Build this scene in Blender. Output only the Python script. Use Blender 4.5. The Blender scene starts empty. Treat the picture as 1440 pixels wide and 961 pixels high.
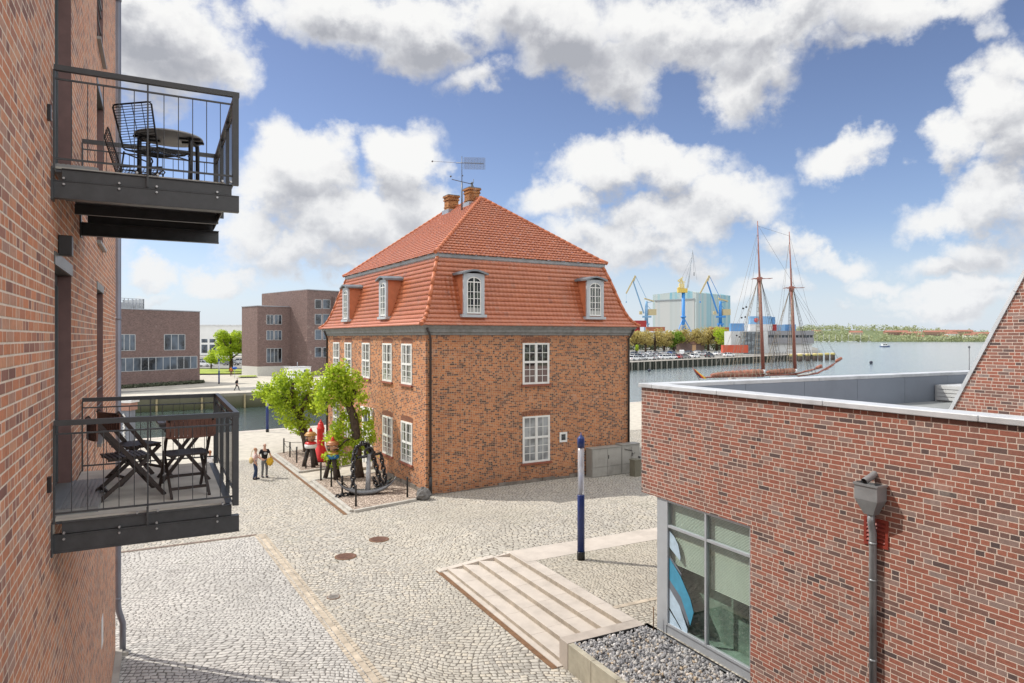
import bpy, bmesh, math, random
from mathutils import Vector, Matrix, Euler
R = math.radians
rng = random.Random(7)
scn = bpy.context.scene
COL = scn.collection
# ---------------------------------------------------------------- survey frame
# camera at the origin of the plan, 7.45 m above the plaza; X and Y follow the street grid
FOC, CAMH = 955.0, 7.45
TH = math.atan((720 - 222) / FOC)
CT, ST = math.cos(TH), math.sin(TH)
def W(px, d):
    r = (px - 720) / FOC * d
    return (r * CT + d * ST, -r * ST + d * CT)
def G(px, py, z=0.0):
    return W(px, FOC * (CAMH - z) / (py - 475))
def Zat(py, d):
    return CAMH - (py - 475) * d / FOC
def lerp(a, b, t): return a + (b - a) * t
def sst(a, b, x):
    t = max(0.0, min(1.0, (x - a) / (b - a))); return t * t * (3 - 2 * t)

# ---------------------------------------------------------------- mesh builder
class MB:
    def __init__(s): s.v = []; s.f = []; s.sm = []; s.mi = []
    def add(s, vs, fs, smooth=False, mi=0):
        o = len(s.v); s.v += [tuple(p) for p in vs]
        for f in fs:
            s.f.append([i + o for i in f]); s.sm.append(smooth); s.mi.append(mi)
        return s
    def box(s, x0, x1, y0, y1, z0, z1, mi=0, M=None):
        vs = [(x0,y0,z0),(x1,y0,z0),(x1,y1,z0),(x0,y1,z0),(x0,y0,z1),(x1,y0,z1),(x1,y1,z1),(x0,y1,z1)]
        if M is not None: vs = [tuple(M @ Vector(p)) for p in vs]
        return s.add(vs, [(0,3,2,1),(4,5,6,7),(0,1,5,4),(1,2,6,5),(2,3,7,6),(3,0,4,7)], False, mi)
    def bar(s, a, b, w, h, mi=0, up=(0,0,1)):
        a = Vector(a); b = Vector(b); d = b - a; L = d.length
        if L < 1e-6: return s
        d.normalize(); up = Vector(up)
        if abs(d.dot(up)) > .98: up = Vector((1,0,0)) if abs(d.x) < .9 else Vector((0,1,0))
        x = d.cross(up).normalized(); z = x.cross(d).normalized()
        vs = []
        for p in (a, b):
            for i, j in ((-1,-1),(1,-1),(1,1),(-1,1)):
                vs.append(p + x * (i * w / 2) + z * (j * h / 2))
        return s.add(vs, [(3,2,1,0),(4,5,6,7),(0,1,5,4),(1,2,6,5),(2,3,7,6),(3,0,4,7)], False, mi)
    def tube(s, pts, rad, n=8, mi=0, caps=True, closed=False):
        pts = [Vector(p) for p in pts]; m = len(pts)
        if not hasattr(rad, '__len__'): rad = [rad] * m
        vs = []; prev = None
        for i, p in enumerate(pts):
            if closed: t = pts[(i+1) % m] - pts[i-1]
            else: t = pts[min(i+1, m-1)] - pts[max(i-1, 0)]
            t.normalize()
            if prev is None:
                a = Vector((0,0,1)) if abs(t.z) < .9 else Vector((1,0,0))
                x = t.cross(a).normalized()
            else:
                x = (prev - t * prev.dot(t))
                x = x.normalized() if x.length > 1e-6 else t.orthogonal().normalized()
            prev = x; y = t.cross(x)
            for k in range(n):
                an = 2 * math.pi * k / n
                vs.append(p + (x * math.cos(an) + y * math.sin(an)) * rad[i])
        fs = []
        for i in range(m if closed else m - 1):
            for k in range(n):
                a = i * n + k; b = i * n + (k+1) % n; j = (i+1) % m
                fs.append((a, b, j*n + (k+1) % n, j*n + k))
        s.add(vs, fs, n > 5, mi)
        if caps and not closed:
            o = len(s.v) - len(vs)
            s.f.append([o + k for k in range(n)][::-1]); s.sm.append(False); s.mi.append(mi)
            s.f.append([o + (m-1)*n + k for k in range(n)]); s.sm.append(False); s.mi.append(mi)
        return s
    def lathe(s, prof, n=16, c=(0,0,0), mi=0, smooth=True):
        vs = []
        for r, z in prof:
            for k in range(n):
                a = 2*math.pi*k/n; vs.append((c[0]+r*math.cos(a), c[1]+r*math.sin(a), c[2]+z))
        fs = []
        for i in range(len(prof)-1):
            for k in range(n):
                fs.append((i*n+k, i*n+(k+1) % n, (i+1)*n+(k+1) % n, (i+1)*n+k))
        fs.append(tuple(range(n))[::-1]); fs.append(tuple((len(prof)-1)*n+k for k in range(n)))
        return s.add(vs, fs, smooth, mi)
    def prism(s, poly, z0, z1, mi=0, M=None):
        n = len(poly)
        vs = [(x,y,z0) for x,y in poly] + [(x,y,z1) for x,y in poly]
        if M is not None: vs = [tuple(M @ Vector(p)) for p in vs]
        fs = [tuple(range(n))[::-1], tuple(range(n, 2*n))] + [(i,(i+1)%n,n+(i+1)%n,n+i) for i in range(n)]
        return s.add(vs, fs, False, mi)
    def ball(s, c, r, nu=10, nv=7, mi=0, sc=(1,1,1)):
        vs = []; fs = []
        for i in range(nv+1):
            ph = math.pi*i/nv
            for k in range(nu):
                a = 2*math.pi*k/nu
                vs.append((c[0]+r*sc[0]*math.sin(ph)*math.cos(a), c[1]+r*sc[1]*math.sin(ph)*math.sin(a), c[2]-r*sc[2]*math.cos(ph)))
        for i in range(nv):
            for k in range(nu): fs.append((i*nu+k, i*nu+(k+1)%nu, (i+1)*nu+(k+1)%nu, (i+1)*nu+k))
        return s.add(vs, fs, True, mi)
    def quad(s, a, b, c, d, mi=0): return s.add([a,b,c,d], [(0,1,2,3)], False, mi)
    def build(s, name, mat, parent=None, loc=None, rz=0, bevel=0):
        me = bpy.data.meshes.new(name); me.from_pydata(s.v, [], s.f)
        me.polygons.foreach_set('use_smooth', s.sm); me.polygons.foreach_set('material_index', s.mi)
        for m in (mat if isinstance(mat, (list, tuple)) else [mat]): me.materials.append(m)
        me.validate(); me.update()
        o = bpy.data.objects.new(name, me); COL.objects.link(o)
        if parent is not None: o.parent = parent
        if loc is not None: o.location = loc
        if rz: o.rotation_euler.z = rz
        if bevel:
            b = o.modifiers.new('edge', 'BEVEL'); b.width = bevel; b.segments = 2; b.limit_method = 'ANGLE'
        return o
def tag(o, label=None, cat=None, group=None, kind=None):
    if label: o['label'] = label
    if cat: o['category'] = cat
    if group: o['group'] = group
    if kind: o['kind'] = kind
    return o
def thing(name, label, cat, loc=(0,0,0), rz=0, group=None):
    o = bpy.data.objects.new(name, None); COL.objects.link(o)
    o.location = loc; o.rotation_euler = (0,0,rz); o.empty_display_size = .2
    return tag(o, label, cat, group)
def struct(o): o['kind'] = 'structure'; return o
def copy_tree(o, parent=None):
    c = o.copy(); COL.objects.link(c); c.parent = parent
    for ch in list(o.children): copy_tree(ch, c)
    return c
def dup(o, loc, rz, label, group=None):
    c = copy_tree(o); c.location = loc; c.rotation_euler = (0,0,rz); c['label'] = label
    if group: c['group'] = group
    return c

# ---------------------------------------------------------------- materials
class NT:
    def __init__(s, tree): s.t = tree
    def n(s, typ, **kw):
        nd = s.t.nodes.new(typ)
        for k, v in kw.items(): setattr(nd, k, v)
        return nd
    def lk(s, a, b): s.t.links.new(a, b)
    def setin(s, nd, i, v):
        if v is None: return
        if hasattr(v, 'is_output'): s.lk(v, nd.inputs[i])
        else: nd.inputs[i].default_value = v
    def m(s, op, a, b=None, c=None, clamp=False):
        nd = s.n('ShaderNodeMath', operation=op, use_clamp=clamp)
        s.setin(nd,0,a); s.setin(nd,1,b); s.setin(nd,2,c); return nd.outputs[0]
    def vm(s, op, a, b=None, out=0):
        nd = s.n('ShaderNodeVectorMath', operation=op); s.setin(nd,0,a); s.setin(nd,1,b); return nd.outputs[out]
    def xyz(s, x, y, z=0.0):
        nd = s.n('ShaderNodeCombineXYZ'); s.setin(nd,0,x); s.setin(nd,1,y); s.setin(nd,2,z); return nd.outputs[0]
    def sep(s, v):
        nd = s.n('ShaderNodeSeparateXYZ'); s.lk(v, nd.inputs[0]); return nd.outputs
    def mr(s, v, a, b, c=0.0, d=1.0, typ='SMOOTHSTEP'):
        nd = s.n('ShaderNodeMapRange', interpolation_type=typ)
        for i, x in enumerate((v,a,b,c,d)): s.setin(nd,i,x)
        return nd.outputs[0]
    def mix(s, f, a, b, blend='MIX'):
        nd = s.n('ShaderNodeMix', data_type='RGBA', blend_type=blend)
        s.setin(nd,0,f)
        for i, x in ((6,a),(7,b)):
            if hasattr(x,'is_output'): s.lk(x, nd.inputs[i])
            else: nd.inputs[i].default_value = (x[0],x[1],x[2],1)
        return nd.outputs[2]
    def ramp(s, f, stops, interp='LINEAR'):
        nd = s.n('ShaderNodeValToRGB'); cr = nd.color_ramp; cr.interpolation = interp
        while len(cr.elements) < len(stops): cr.elements.new(.5)
        for e, (p, c) in zip(cr.elements, stops): e.position = p; e.color = (c[0],c[1],c[2],1)
        s.lk(f, nd.inputs[0]); return nd.outputs[0]
    def noise(s, v, sc, det=3, rough=.55, out=0, dim='3D'):
        nd = s.n('ShaderNodeTexNoise', noise_dimensions=dim)
        if v is not None: s.lk(v, nd.inputs['Vector'])
        nd.inputs['Scale'].default_value = sc; nd.inputs['Detail'].default_value = det; nd.inputs['Roughness'].default_value = rough
        return nd.outputs[out]
    def white(s, v, out=0, dim='3D'):
        nd = s.n('ShaderNodeTexWhiteNoise', noise_dimensions=dim)
        s.lk(v, nd.inputs['W'] if dim == '1D' else nd.inputs['Vector']); return nd.outputs[out]
    def bump(s, h, strength, dist):
        nd = s.n('ShaderNodeBump'); nd.inputs['Strength'].default_value = strength; nd.inputs['Distance'].default_value = dist
        s.lk(h, nd.inputs['Height']); return nd.outputs[0]
MATS = {}
def newmat(name):
    m = bpy.data.materials.new(name); m.use_nodes = True
    t = NT(m.node_tree); b = m.node_tree.nodes['Principled BSDF']
    return m, t, b
def objco(t): return t.n('ShaderNodeTexCoord').outputs['Object']
def plain(name, col, rough=.6, metal=0, var=.12, scale=6.0, bump=0, spec=.5, dirt=0):
    if name in MATS: return MATS[name]
    m, t, b = newmat(name); co = objco(t)
    n1 = t.noise(co, scale, 4); 
    c = t.mix(t.mr(n1,.3,.7,0,1,'LINEAR'), [x*(1-var) for x in col], [min(1,x*(1+var)) for x in col])
    if dirt:
        n2 = t.noise(co, 1.3, 5, .65)
        c = t.mix(t.m('MULTIPLY', t.mr(n2,.45,.75), dirt), c, (.07,.06,.05))
    t.lk(c, b.inputs['Base Color'])
    t.lk(t.m('ADD', t.m('MULTIPLY', n1, .2), rough-.1), b.inputs['Roughness'])
    b.inputs['Metallic'].default_value = metal; b.inputs['Specular IOR Level'].default_value = spec
    if bump: t.lk(t.bump(t.noise(co, scale*6, 4), .5, bump), b.inputs['Normal'])
    MATS[name] = m; return m
def brickmat(name, stops, mortar, course=.0833, length=.25, mort=.012, header=.3, wild=1.0, rough=.85, stain=.3, bumpd=.006, mottle=.25, soot=0):
    m, t, b = newmat(name); co = objco(t); x, y, z = t.sep(co)
    U = t.m('ADD', x, y)
    vv = t.m('DIVIDE', z, course); row = t.m('FLOOR', vv); fv = t.m('FRACT', vv)
    rr = t.white(t.xyz(row, 3.7, 1.1))
    off = t.m('ADD', t.m('MULTIPLY', t.m('MODULO', row, 2.0), .5), t.m('MULTIPLY', rr, .35*wild))
    uu = t.m('ADD', t.m('DIVIDE', U, length), off); col = t.m('FLOOR', uu); fu = t.m('FRACT', uu)
    hd = t.m('LESS_THAN', t.white(t.xyz(col, row, .5)), header)
    f2 = t.m('MULTIPLY', fu, 2.0); half = t.m('MULTIPLY', t.m('FLOOR', f2), hd); ff2 = t.m('FRACT', f2)
    d1 = t.m('MULTIPLY', t.m('MINIMUM', fu, t.m('SUBTRACT', 1.0, fu)), length)
    d2 = t.m('MULTIPLY', t.m('MINIMUM', ff2, t.m('SUBTRACT', 1.0, ff2)), length/2)
    du = t.m('ADD', t.m('MULTIPLY', d1, t.m('SUBTRACT', 1.0, hd)), t.m('MULTIPLY', d2, hd))
    dv = t.m('MULTIPLY', t.m('MINIMUM', fv, t.m('SUBTRACT', 1.0, fv)), course)
    wob = t.m('MULTIPLY', t.m('SUBTRACT', t.noise(co, 28, 2), .5), .006)
    dd = t.m('ADD', t.m('MINIMUM', du, dv), wob)
    mask = t.mr(dd, mort*.38, mort*.62)
    idv = t.xyz(t.m('ADD', col, t.m('MULTIPLY', half, .37)), row, 2.2)
    rnd = t.white(idv)
    bc = t.ramp(rnd, stops)
    nz = t.noise(co, 18, 4, .65)
    bc = t.mix(t.m('MULTIPLY', t.mr(nz,.35,.75), mottle), bc, [c*.45 for c in stops[0][1]])
    mc = t.mix(t.noise(co, 9, 3), [c*.8 for c in mortar], [min(1,c*1.12) for c in mortar])
    c = t.mix(mask, mc, bc)
    big = t.noise(co, .55, 5, .6)
    c = t.mix(t.m('MULTIPLY', t.mr(big,.42,.72), stain), c, t.mix(.5, c, (.06,.05,.045)))
    run = t.noise(t.vm('MULTIPLY', co, (2.6,2.6,.16)), 1.0, 5, .65)
    c = t.mix(t.m('MULTIPLY', t.mr(run,.5,.75), stain*.9), c, t.mix(.55, c, (.05,.045,.04)))
    effl = t.noise(t.vm('MULTIPLY', co, (1.2,1.2,1.6)), .8, 6, .7)
    c = t.mix(t.m('MULTIPLY', t.mr(effl,.58,.74), .28), c, (.62,.54,.47))
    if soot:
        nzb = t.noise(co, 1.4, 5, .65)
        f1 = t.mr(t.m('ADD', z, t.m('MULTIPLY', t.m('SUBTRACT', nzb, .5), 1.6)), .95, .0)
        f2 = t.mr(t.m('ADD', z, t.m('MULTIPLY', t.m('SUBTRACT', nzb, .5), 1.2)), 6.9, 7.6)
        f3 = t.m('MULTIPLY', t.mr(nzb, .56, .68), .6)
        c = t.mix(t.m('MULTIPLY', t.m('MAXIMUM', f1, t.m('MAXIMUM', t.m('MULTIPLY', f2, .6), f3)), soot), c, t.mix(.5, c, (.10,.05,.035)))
    t.lk(c, b.inputs['Base Color']); b.inputs['Roughness'].default_value = rough; b.inputs['Specular IOR Level'].default_value = .25
    h = t.m('ADD', mask, t.m('MULTIPLY', nz, .35))
    t.lk(t.bump(h, .8, bumpd), b.inputs['Normal'])
    MATS[name] = m; return m
def cobblemat(name, sx, sy, stops, joint, tint=(.34,.31,.26), rot=0.0, warp=.5, rnd=.55):
    m, t, b = newmat(name); co = objco(t)
    nw = t.n('ShaderNodeTexNoise'); t.lk(co, nw.inputs['Vector']); nw.inputs['Scale'].default_value = .22; nw.inputs['Detail'].default_value = 2
    v = t.vm('ADD', co, t.vm('SCALE', t.vm('SUBTRACT', nw.outputs['Color'], (.5,.5,.5)), None))
    v.node.inputs[1].links[0].from_node.inputs['Scale'].default_value = warp*4
    mp = t.n('ShaderNodeMapping'); t.lk(v, mp.inputs[0]); mp.inputs['Rotation'].default_value = (0,0,rot)
    x, y, z = t.sep(mp.outputs[0])
    row = t.m('FLOOR', t.m('DIVIDE', y, sy)); fy = t.m('FRACT', t.m('DIVIDE', y, sy))
    r1 = t.white(t.xyz(row, 4.1, .3))
    ux = t.m('ADD', t.m('MULTIPLY', t.m('DIVIDE', x, sx), t.m('ADD', .75, t.m('MULTIPLY', r1, .5))), t.m('MULTIPLY', r1, 7.0))
    vv = t.xyz(ux, t.m('DIVIDE', y, sy), 0.0)
    vo = t.n('ShaderNodeTexVoronoi', voronoi_dimensions='2D', feature='F1'); t.lk(vv, vo.inputs['Vector']); vo.inputs['Scale'].default_value = 1; vo.inputs['Randomness'].default_value = rnd
    c1 = t.m('FLOOR', ux); fx = t.m('FRACT', ux)
    w1 = t.white(t.xyz(c1, row, 1.0))
    jit = t.m('MULTIPLY', t.m('SUBTRACT', t.noise(co, 8, 3, .6), .5), .6)
    ex = t.m('ADD', t.m('MINIMUM', fx, t.m('SUBTRACT', 1.0, fx)), jit)
    ey = t.m('ADD', t.m('MINIMUM', fy, t.m('SUBTRACT', 1.0, fy)), t.m('MULTIPLY', jit, .8))
    e = t.m('MINIMUM', t.m('MULTIPLY', ex, sx), t.m('MULTIPLY', ey, sy))
    mask = t.mr(e, .002, .021)
    bc = t.ramp(w1, stops)
    bc = t.mix(t.m('MULTIPLY', t.noise(co, 30, 4), .35), bc, [k*.6 for k in stops[0][1]])
    big = t.noise(co, .3, 5, .6)
    bc = t.mix(t.m('MULTIPLY', t.mr(big,.38,.68), .5), bc, tint)
    wide = t.noise(co, .13, 4, .6)
    bc = t.mix(t.m('MULTIPLY', t.mr(wide,.45,.65), .35), bc, [k*.62 for k in tint])
    c = t.mix(mask, joint, bc)
    dirt = t.mr(t.noise(co, .9, 6, .7), .5, .72)
    c = t.mix(t.m('MULTIPLY', dirt, .30), c, t.mix(.6, c, (.16,.14,.11)))
    moss = t.mr(t.noise(co, .55, 4, .6), .55, .75)
    c = t.mix(t.m('MULTIPLY', moss, t.m('MULTIPLY', t.m('SUBTRACT',1.0,mask), .6)), c, (.10,.11,.05))
    t.lk(c, b.inputs['Base Color']); b.inputs['Roughness'].default_value = .75; b.inputs['Specular IOR Level'].default_value = .3
    hh = t.m('ADD', t.mr(e, 0.0, .05), t.m('MULTIPLY', t.noise(co, 40, 3), .2))
    t.lk(t.bump(hh, .9, .014), b.inputs['Normal'])
    MATS[name] = m; return m
def leafmat(name, c0, c1, trans=.35):
    m, t, b = newmat(name)
    g = t.n('ShaderNodeNewGeometry'); r = g.outputs['Random Per Island']
    co = objco(t); n = t.noise(co, 1.2, 3)
    f = t.m('ADD', t.m('MULTIPLY', r, .6), t.m('MULTIPLY', t.mr(n,.3,.7,0,1,'LINEAR'), .4))
    c = t.mix(f, c0, c1)
    t.lk(c, b.inputs['Base Color']); b.inputs['Roughness'].default_value = .6; b.inputs['Specular IOR Level'].default_value = .3
    tr = t.n('ShaderNodeBsdfTranslucent'); t.lk(t.mix(.5, c, [min(1,k*1.6) for k in c1]), tr.inputs[0])
    mx = t.n('ShaderNodeMixShader'); mx.inputs[0].default_value = trans
    t.lk(b.outputs[0], mx.inputs[1]); t.lk(tr.outputs[0], mx.inputs[2])
    t.lk(mx.outputs[0], m.node_tree.nodes['Material Output'].inputs[0])
    MATS[name] = m; return m
def glassmat(name, col=(.03,.04,.05), rough=.04, var=.5, scale=1.5, wob=.02):
    m, t, b = newmat(name); co = objco(t)
    n = t.noise(co, scale, 2)
    t.lk(t.mix(t.mr(n,.35,.65), [c*(1-var) for c in col], [c*(1+var) for c in col]), b.inputs['Base Color'])
    b.inputs['Roughness'].default_value = rough; b.inputs['Specular IOR Level'].default_value = .55; b.inputs['IOR'].default_value = 1.5
    t.lk(t.bump(t.noise(co, 2.2, 2), .35, wob), b.inputs['Normal'])
    MATS[name] = m; return m
steel = plain('dark_steel', (.052,.055,.058), .42, .0, .2, 9, 0, .5)
steelb = plain('mid_grey_steel', (.10,.105,.115), .4, .2, .15, 5)
zinc = plain('zinc_grey', (.33,.35,.38), .42, .55, .12, 3, .001, .5, .15)
zinclt = plain('light_zinc_coping', (.60,.62,.64), .45, .25, .1, 2.2, .001, .5, .25)
white = plain('white_paint', (.72,.73,.72), .5, 0, .05, 8, 0, .4, .08)
offwhite = plain('offwhite_paint', (.60,.60,.57), .55, 0, .08, 6, 0, .4, .12)
black = plain('black_metal', (.012,.012,.013), .38, 0, .2, 10)
blackgloss = plain('black_gloss_paint', (.010,.010,.012), .25, 0, .2, 10, .002, .6)
darkwood = plain('dark_wood', (.028,.016,.012), .5, 0, .35, 14, .001)
brownwood = plain('brown_wood', (.13,.055,.035), .5, 0, .3, 10, .001)
poleswood = plain('tarred_wood', (.045,.032,.026), .85, 0, .4, 8, .01)
concrete = plain('concrete', (.40,.38,.34), .85, 0, .12, 2.5, .003, .3, .35)
concretelt = plain('pale_stone', (.49,.44,.385), .8, 0, .08, 2.0, .002, .3, .2)
sandstone = plain('tan_stone', (.45,.385,.30), .85, 0, .3, 3, .003, .3, .2)
rust = plain('rusty_channel', (.17,.095,.05), .8, 0, .25, 6, .002, .3)
blue = plain('royal_blue_paint', (.012,.032,.16), .35, 0, .1, 6)
redp = plain('signal_red', (.55,.015,.012), .35, 0, .08, 4)
greywood = plain('weathered_grey_wood', (.23,.235,.23), .7, 0, .2, 5, .002, .3, .35)
glass = glassmat('window_glass', (.045,.052,.06), .04, .9, 1.8, .05)
glassd = glassmat('dark_office_glass', (.02,.03,.04), .05, .6, .4)
bark = plain('bark', (.075,.055,.04), .95, 0, .4, 7, .03, .2)
STOP_L = [(0,(.25,.125,.10)),(.15,(.40,.20,.145)),(.4,(.56,.235,.13)),(.65,(.64,.265,.14)),(.85,(.64,.34,.21)),(1,(.42,.26,.21))]
STOP_R = [(0,(.095,.07,.068)),(.08,(.17,.108,.095)),(.26,(.26,.13,.10)),(.45,(.31,.115,.08)),(.75,(.35,.135,.092)),(.9,(.31,.17,.135)),(1,(.27,.205,.185))]
STOP_H = [(0,(.10,.058,.048)),(.18,(.18,.09,.065)),(.38,(.39,.15,.07)),(.62,(.53,.20,.08)),(.85,(.57,.235,.095)),(1,(.48,.25,.14))]
STOP_D = [(0,(.12,.08,.074)),(.5,(.185,.122,.11)),(1,(.24,.155,.14))]
brickL = brickmat('brick_apartment', STOP_L, (.78,.65,.52), .0833, .25, .015, .35, 1, .85, .25)
brickR = brickmat('brick_museum', STOP_R, (.66,.54,.46), .0833, .26, .0145, .3, 1, .85, .25)
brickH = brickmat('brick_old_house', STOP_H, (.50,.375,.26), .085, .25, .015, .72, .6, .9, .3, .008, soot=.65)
brickD = brickmat('brick_office', STOP_D, (.22,.18,.165), .0833, .25, .012, .3, 1, .85, .15)
cobA = cobblemat('cobbles_plaza', .155, .122, [(0,(.34,.32,.285)),(.3,(.46,.435,.385)),(.7,(.55,.52,.46)),(1,(.60,.54,.44))], (.13,.115,.095), (.50,.46,.38), R(33), .55)
cobB = cobblemat('cobbles_terrace', .13, .105, [(0,(.40,.37,.31)),(.5,(.52,.485,.41)),(1,(.58,.52,.42))], (.17,.15,.12), (.52,.47,.38), R(10), .4)
cobC = cobblemat('cobbles_grey', .145, .118, [(0,(.39,.375,.35)),(.5,(.53,.51,.475)),(1,(.61,.585,.54))], (.13,.12,.108), (.55,.53,.49), R(24), .5)
leafY = leafmat('leaves_fresh', (.09,.19,.015), (.52,.62,.055), .55)
leafG = leafmat('leaves_green', (.07,.14,.015), (.24,.36,.035), .35)
leafB = leafmat('leaves_budding', (.25,.20,.07), (.52,.43,.15), .35)
leafF = leafmat('leaves_hazed', (.19,.22,.11), (.40,.42,.24), .2)  # far foliage lightened and greyed, haze put into the leaf colour

def tilemat():
    m, t, b = newmat('clay_pantiles'); co = objco(t)
    n1 = t.noise(co, 3.2, 4, .6); n2 = t.noise(co, .5, 4, .6); w = t.white(t.vm('FLOOR', t.vm('MULTIPLY', co, (4.2,4.2,4.0))))
    c = t.ramp(w, [(0,(.42,.122,.05)),(.5,(.46,.138,.056)),(.92,(.49,.155,.065)),(.975,(.44,.17,.095)),(1,(.32,.095,.045))])
    c = t.mix(t.m('MULTIPLY', t.mr(n2,.4,.7), .35), c, (.38,.14,.075))
    lich = t.mr(t.noise(co, 1.7, 7, .7), .58, .72)
    c = t.mix(t.m('MULTIPLY', lich, .35), c, (.20,.13,.09))
    c = t.mix(t.m('MULTIPLY', n1, .2), c, (.30,.10,.06))
    t.lk(c, b.inputs['Base Color']); b.inputs['Roughness'].default_value = .38; b.inputs['Specular IOR Level'].default_value = .8
    t.lk(t.bump(t.noise(co, 40, 3), .3, .004), b.inputs['Normal'])
    return m
tiles = tilemat()
def watermat():
    m, t, b = newmat('harbour_water'); co = objco(t)
    mp = t.n('ShaderNodeMapping'); t.lk(co, mp.inputs[0]); mp.inputs['Rotation'].default_value = (0,0,R(20)); mp.inputs['Scale'].default_value = (.6,1.5,1)
    n1 = t.noise(mp.outputs[0], 1.7, 5, .65); n2 = t.noise(mp.outputs[0], .06, 3, .5)
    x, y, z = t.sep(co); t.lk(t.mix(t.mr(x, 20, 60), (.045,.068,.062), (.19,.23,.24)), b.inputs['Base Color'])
    b.inputs['Roughness'].default_value = .12; b.inputs['IOR'].default_value = 1.33; b.inputs['Specular IOR Level'].default_value = .8
    h = t.m('ADD', n1, t.m('MULTIPLY', n2, 1.0))
    t.lk(t.bump(h, .6, .10), b.inputs['Normal'])
    return m
water = watermat()
def grassmat(name, a, bb):
    m, t, b = newmat(name); co = objco(t)
    t.lk(t.mix(t.mr(t.noise(co, .8, 5, .7), .3, .7), a, bb), b.inputs['Base Color']); b.inputs['Roughness'].default_value = .95
    return m
grassm = grassmat('lawn', (.17,.23,.03), (.36,.42,.06))
def gravmat(name, stops, sc):
    m, t, b = newmat(name); co = objco(t)
    vo = t.n('ShaderNodeTexVoronoi'); t.lk(co, vo.inputs['Vector']); vo.inputs['Scale'].default_value = sc
    c = t.ramp(t.white(vo.outputs['Position']), stops)
    c = t.mix(t.mr(vo.outputs['Distance'], .25, .62), c, [k*.5 for k in stops[0][1]])
    t.lk(c, b.inputs['Base Color']); b.inputs['Roughness'].default_value = .9
    t.lk(t.bump(t.m('SUBTRACT', 1.0, vo.outputs['Distance']), .9, .03), b.inputs['Normal'])
    return m
gravB = gravmat('bed_gravel', [(0,(.36,.28,.22)),(.5,(.52,.42,.34)),(1,(.66,.56,.47))], 13)
gravD = gravmat('dark_bedding', [(0,(.05,.05,.05)),(1,(.14,.14,.14))], 20)
def stonemat():
    m, t, b = newmat('grey_pebbles'); r = t.n('ShaderNodeNewGeometry').outputs['Random Per Island']
    c = t.ramp(r, [(0,(.12,.122,.13)),(.35,(.27,.27,.28)),(.7,(.40,.395,.39)),(.86,(.50,.48,.45)),(.93,(.42,.32,.21)),(1,(.62,.61,.60))])
    t.lk(c, b.inputs['Base Color']); b.inputs['Roughness'].default_value = .8
    return m
pebble = stonemat()

# ================================================================ GROUND
EDGE_X0, EDGE_X1 = 7.86, 9.95
def strip_y(x):
    return 20.4 if x < 7.86 else lerp(20.4, 19.15, min(1, (x - 7.86) / 2.5)) if x < 10.36 else 19.15
def rampz(x): return .6 * max(0, min(1, (x - 7.86) / 2.04))
def plaza_z(x, y):
    ys = strip_y(x)
    if y < ys - .2: return 0.0
    return rampz(x) * (1 - sst(21.5, 28.5, y))
def grid_sheet(name, xs, ys, zf, mat):
    m = MB(); nx, ny = len(xs), len(ys)
    m.v = [(x, y, zf(x, y)) for y in ys for x in xs]
    for j in range(ny-1):
        for i in range(nx-1):
            m.f.append([j*nx+i, j*nx+i+1, (j+1)*nx+i+1, (j+1)*nx+i]); m.sm.append(True); m.mi.append(0)
    return struct(m.build(name, mat))
def frange(a, b, st):
    n = max(1, int(round((b-a)/st))); return [a + (b-a)*i/n for i in range(n+1)]
QA, QB = (-30.0, 53.5), (90.0, 68.0)          # near quay edge
def quay_y(x): return lerp(QA[1], QB[1], (x-QA[0])/(QB[0]-QA[0]))
xs = frange(-14, 7.8, 1.2) + frange(7.86, 10.4, .2)[0:] + frange(10.6, 16, .9) + frange(17, 70, 3)
ys = frange(-8, 18.6, 1.5) + frange(18.9, 21, .06) + frange(21.3, 29, .5) + frange(30, 44, 1)
grid_sheet('plaza_ground', xs, ys, plaza_z, cobA)
m = MB(); m.add([(-14,44,0),(70,44,0),(70,quay_y(70),0),(-14,quay_y(-14),0)], [(0,1,2,3)]); struct(m.build('quayside_ground', cobA))
m = MB(); m.prism([(-.6,-4),(3.95,-4),(4.32,12.5),(3.4,27.0),(-1.3,27.0),(-1.0,19)], .002, .006); struct(m.build('grey_cobble_lane', cobC))
# quay coping and concrete apron
m = MB()
for i in range(24):
    x0, x1 = -14 + i*3.5, -14 + (i+1)*3.5 - .02
    m.add([(x0,quay_y(x0)-.9,.012),(x1,quay_y(x1)-.9,.012),(x1,quay_y(x1),.012),(x0,quay_y(x0),.012),(x0,quay_y(x0),-3),(x1,quay_y(x1),-3)], [(0,1,2,3),(3,2,5,4)])
struct(m.build('quay_edge', concretelt))
m = MB(); m.add([(-14,44.02,.005),(70,44.02,.005),(70,quay_y(70)-.95,.005),(-14,quay_y(-14)-.95,.005)], [(0,1,2,3)])
struct(m.build('quay_paving', plain('pale_paving', (.47,.435,.37), .85, 0, .12, 2.2, .004, .3, .25)))
# one water sheet reaching the far shore
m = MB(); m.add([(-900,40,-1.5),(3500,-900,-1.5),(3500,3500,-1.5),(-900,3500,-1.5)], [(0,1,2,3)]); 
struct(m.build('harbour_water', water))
m = MB(); m.add([(-6000,-6000,-3.2),(9000,-6000,-3.2),(9000,9000,-3.2),(-6000,9000,-3.2)], [(0,1,2,3)]); struct(m.build('sea_bed_ground', gravD))
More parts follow.
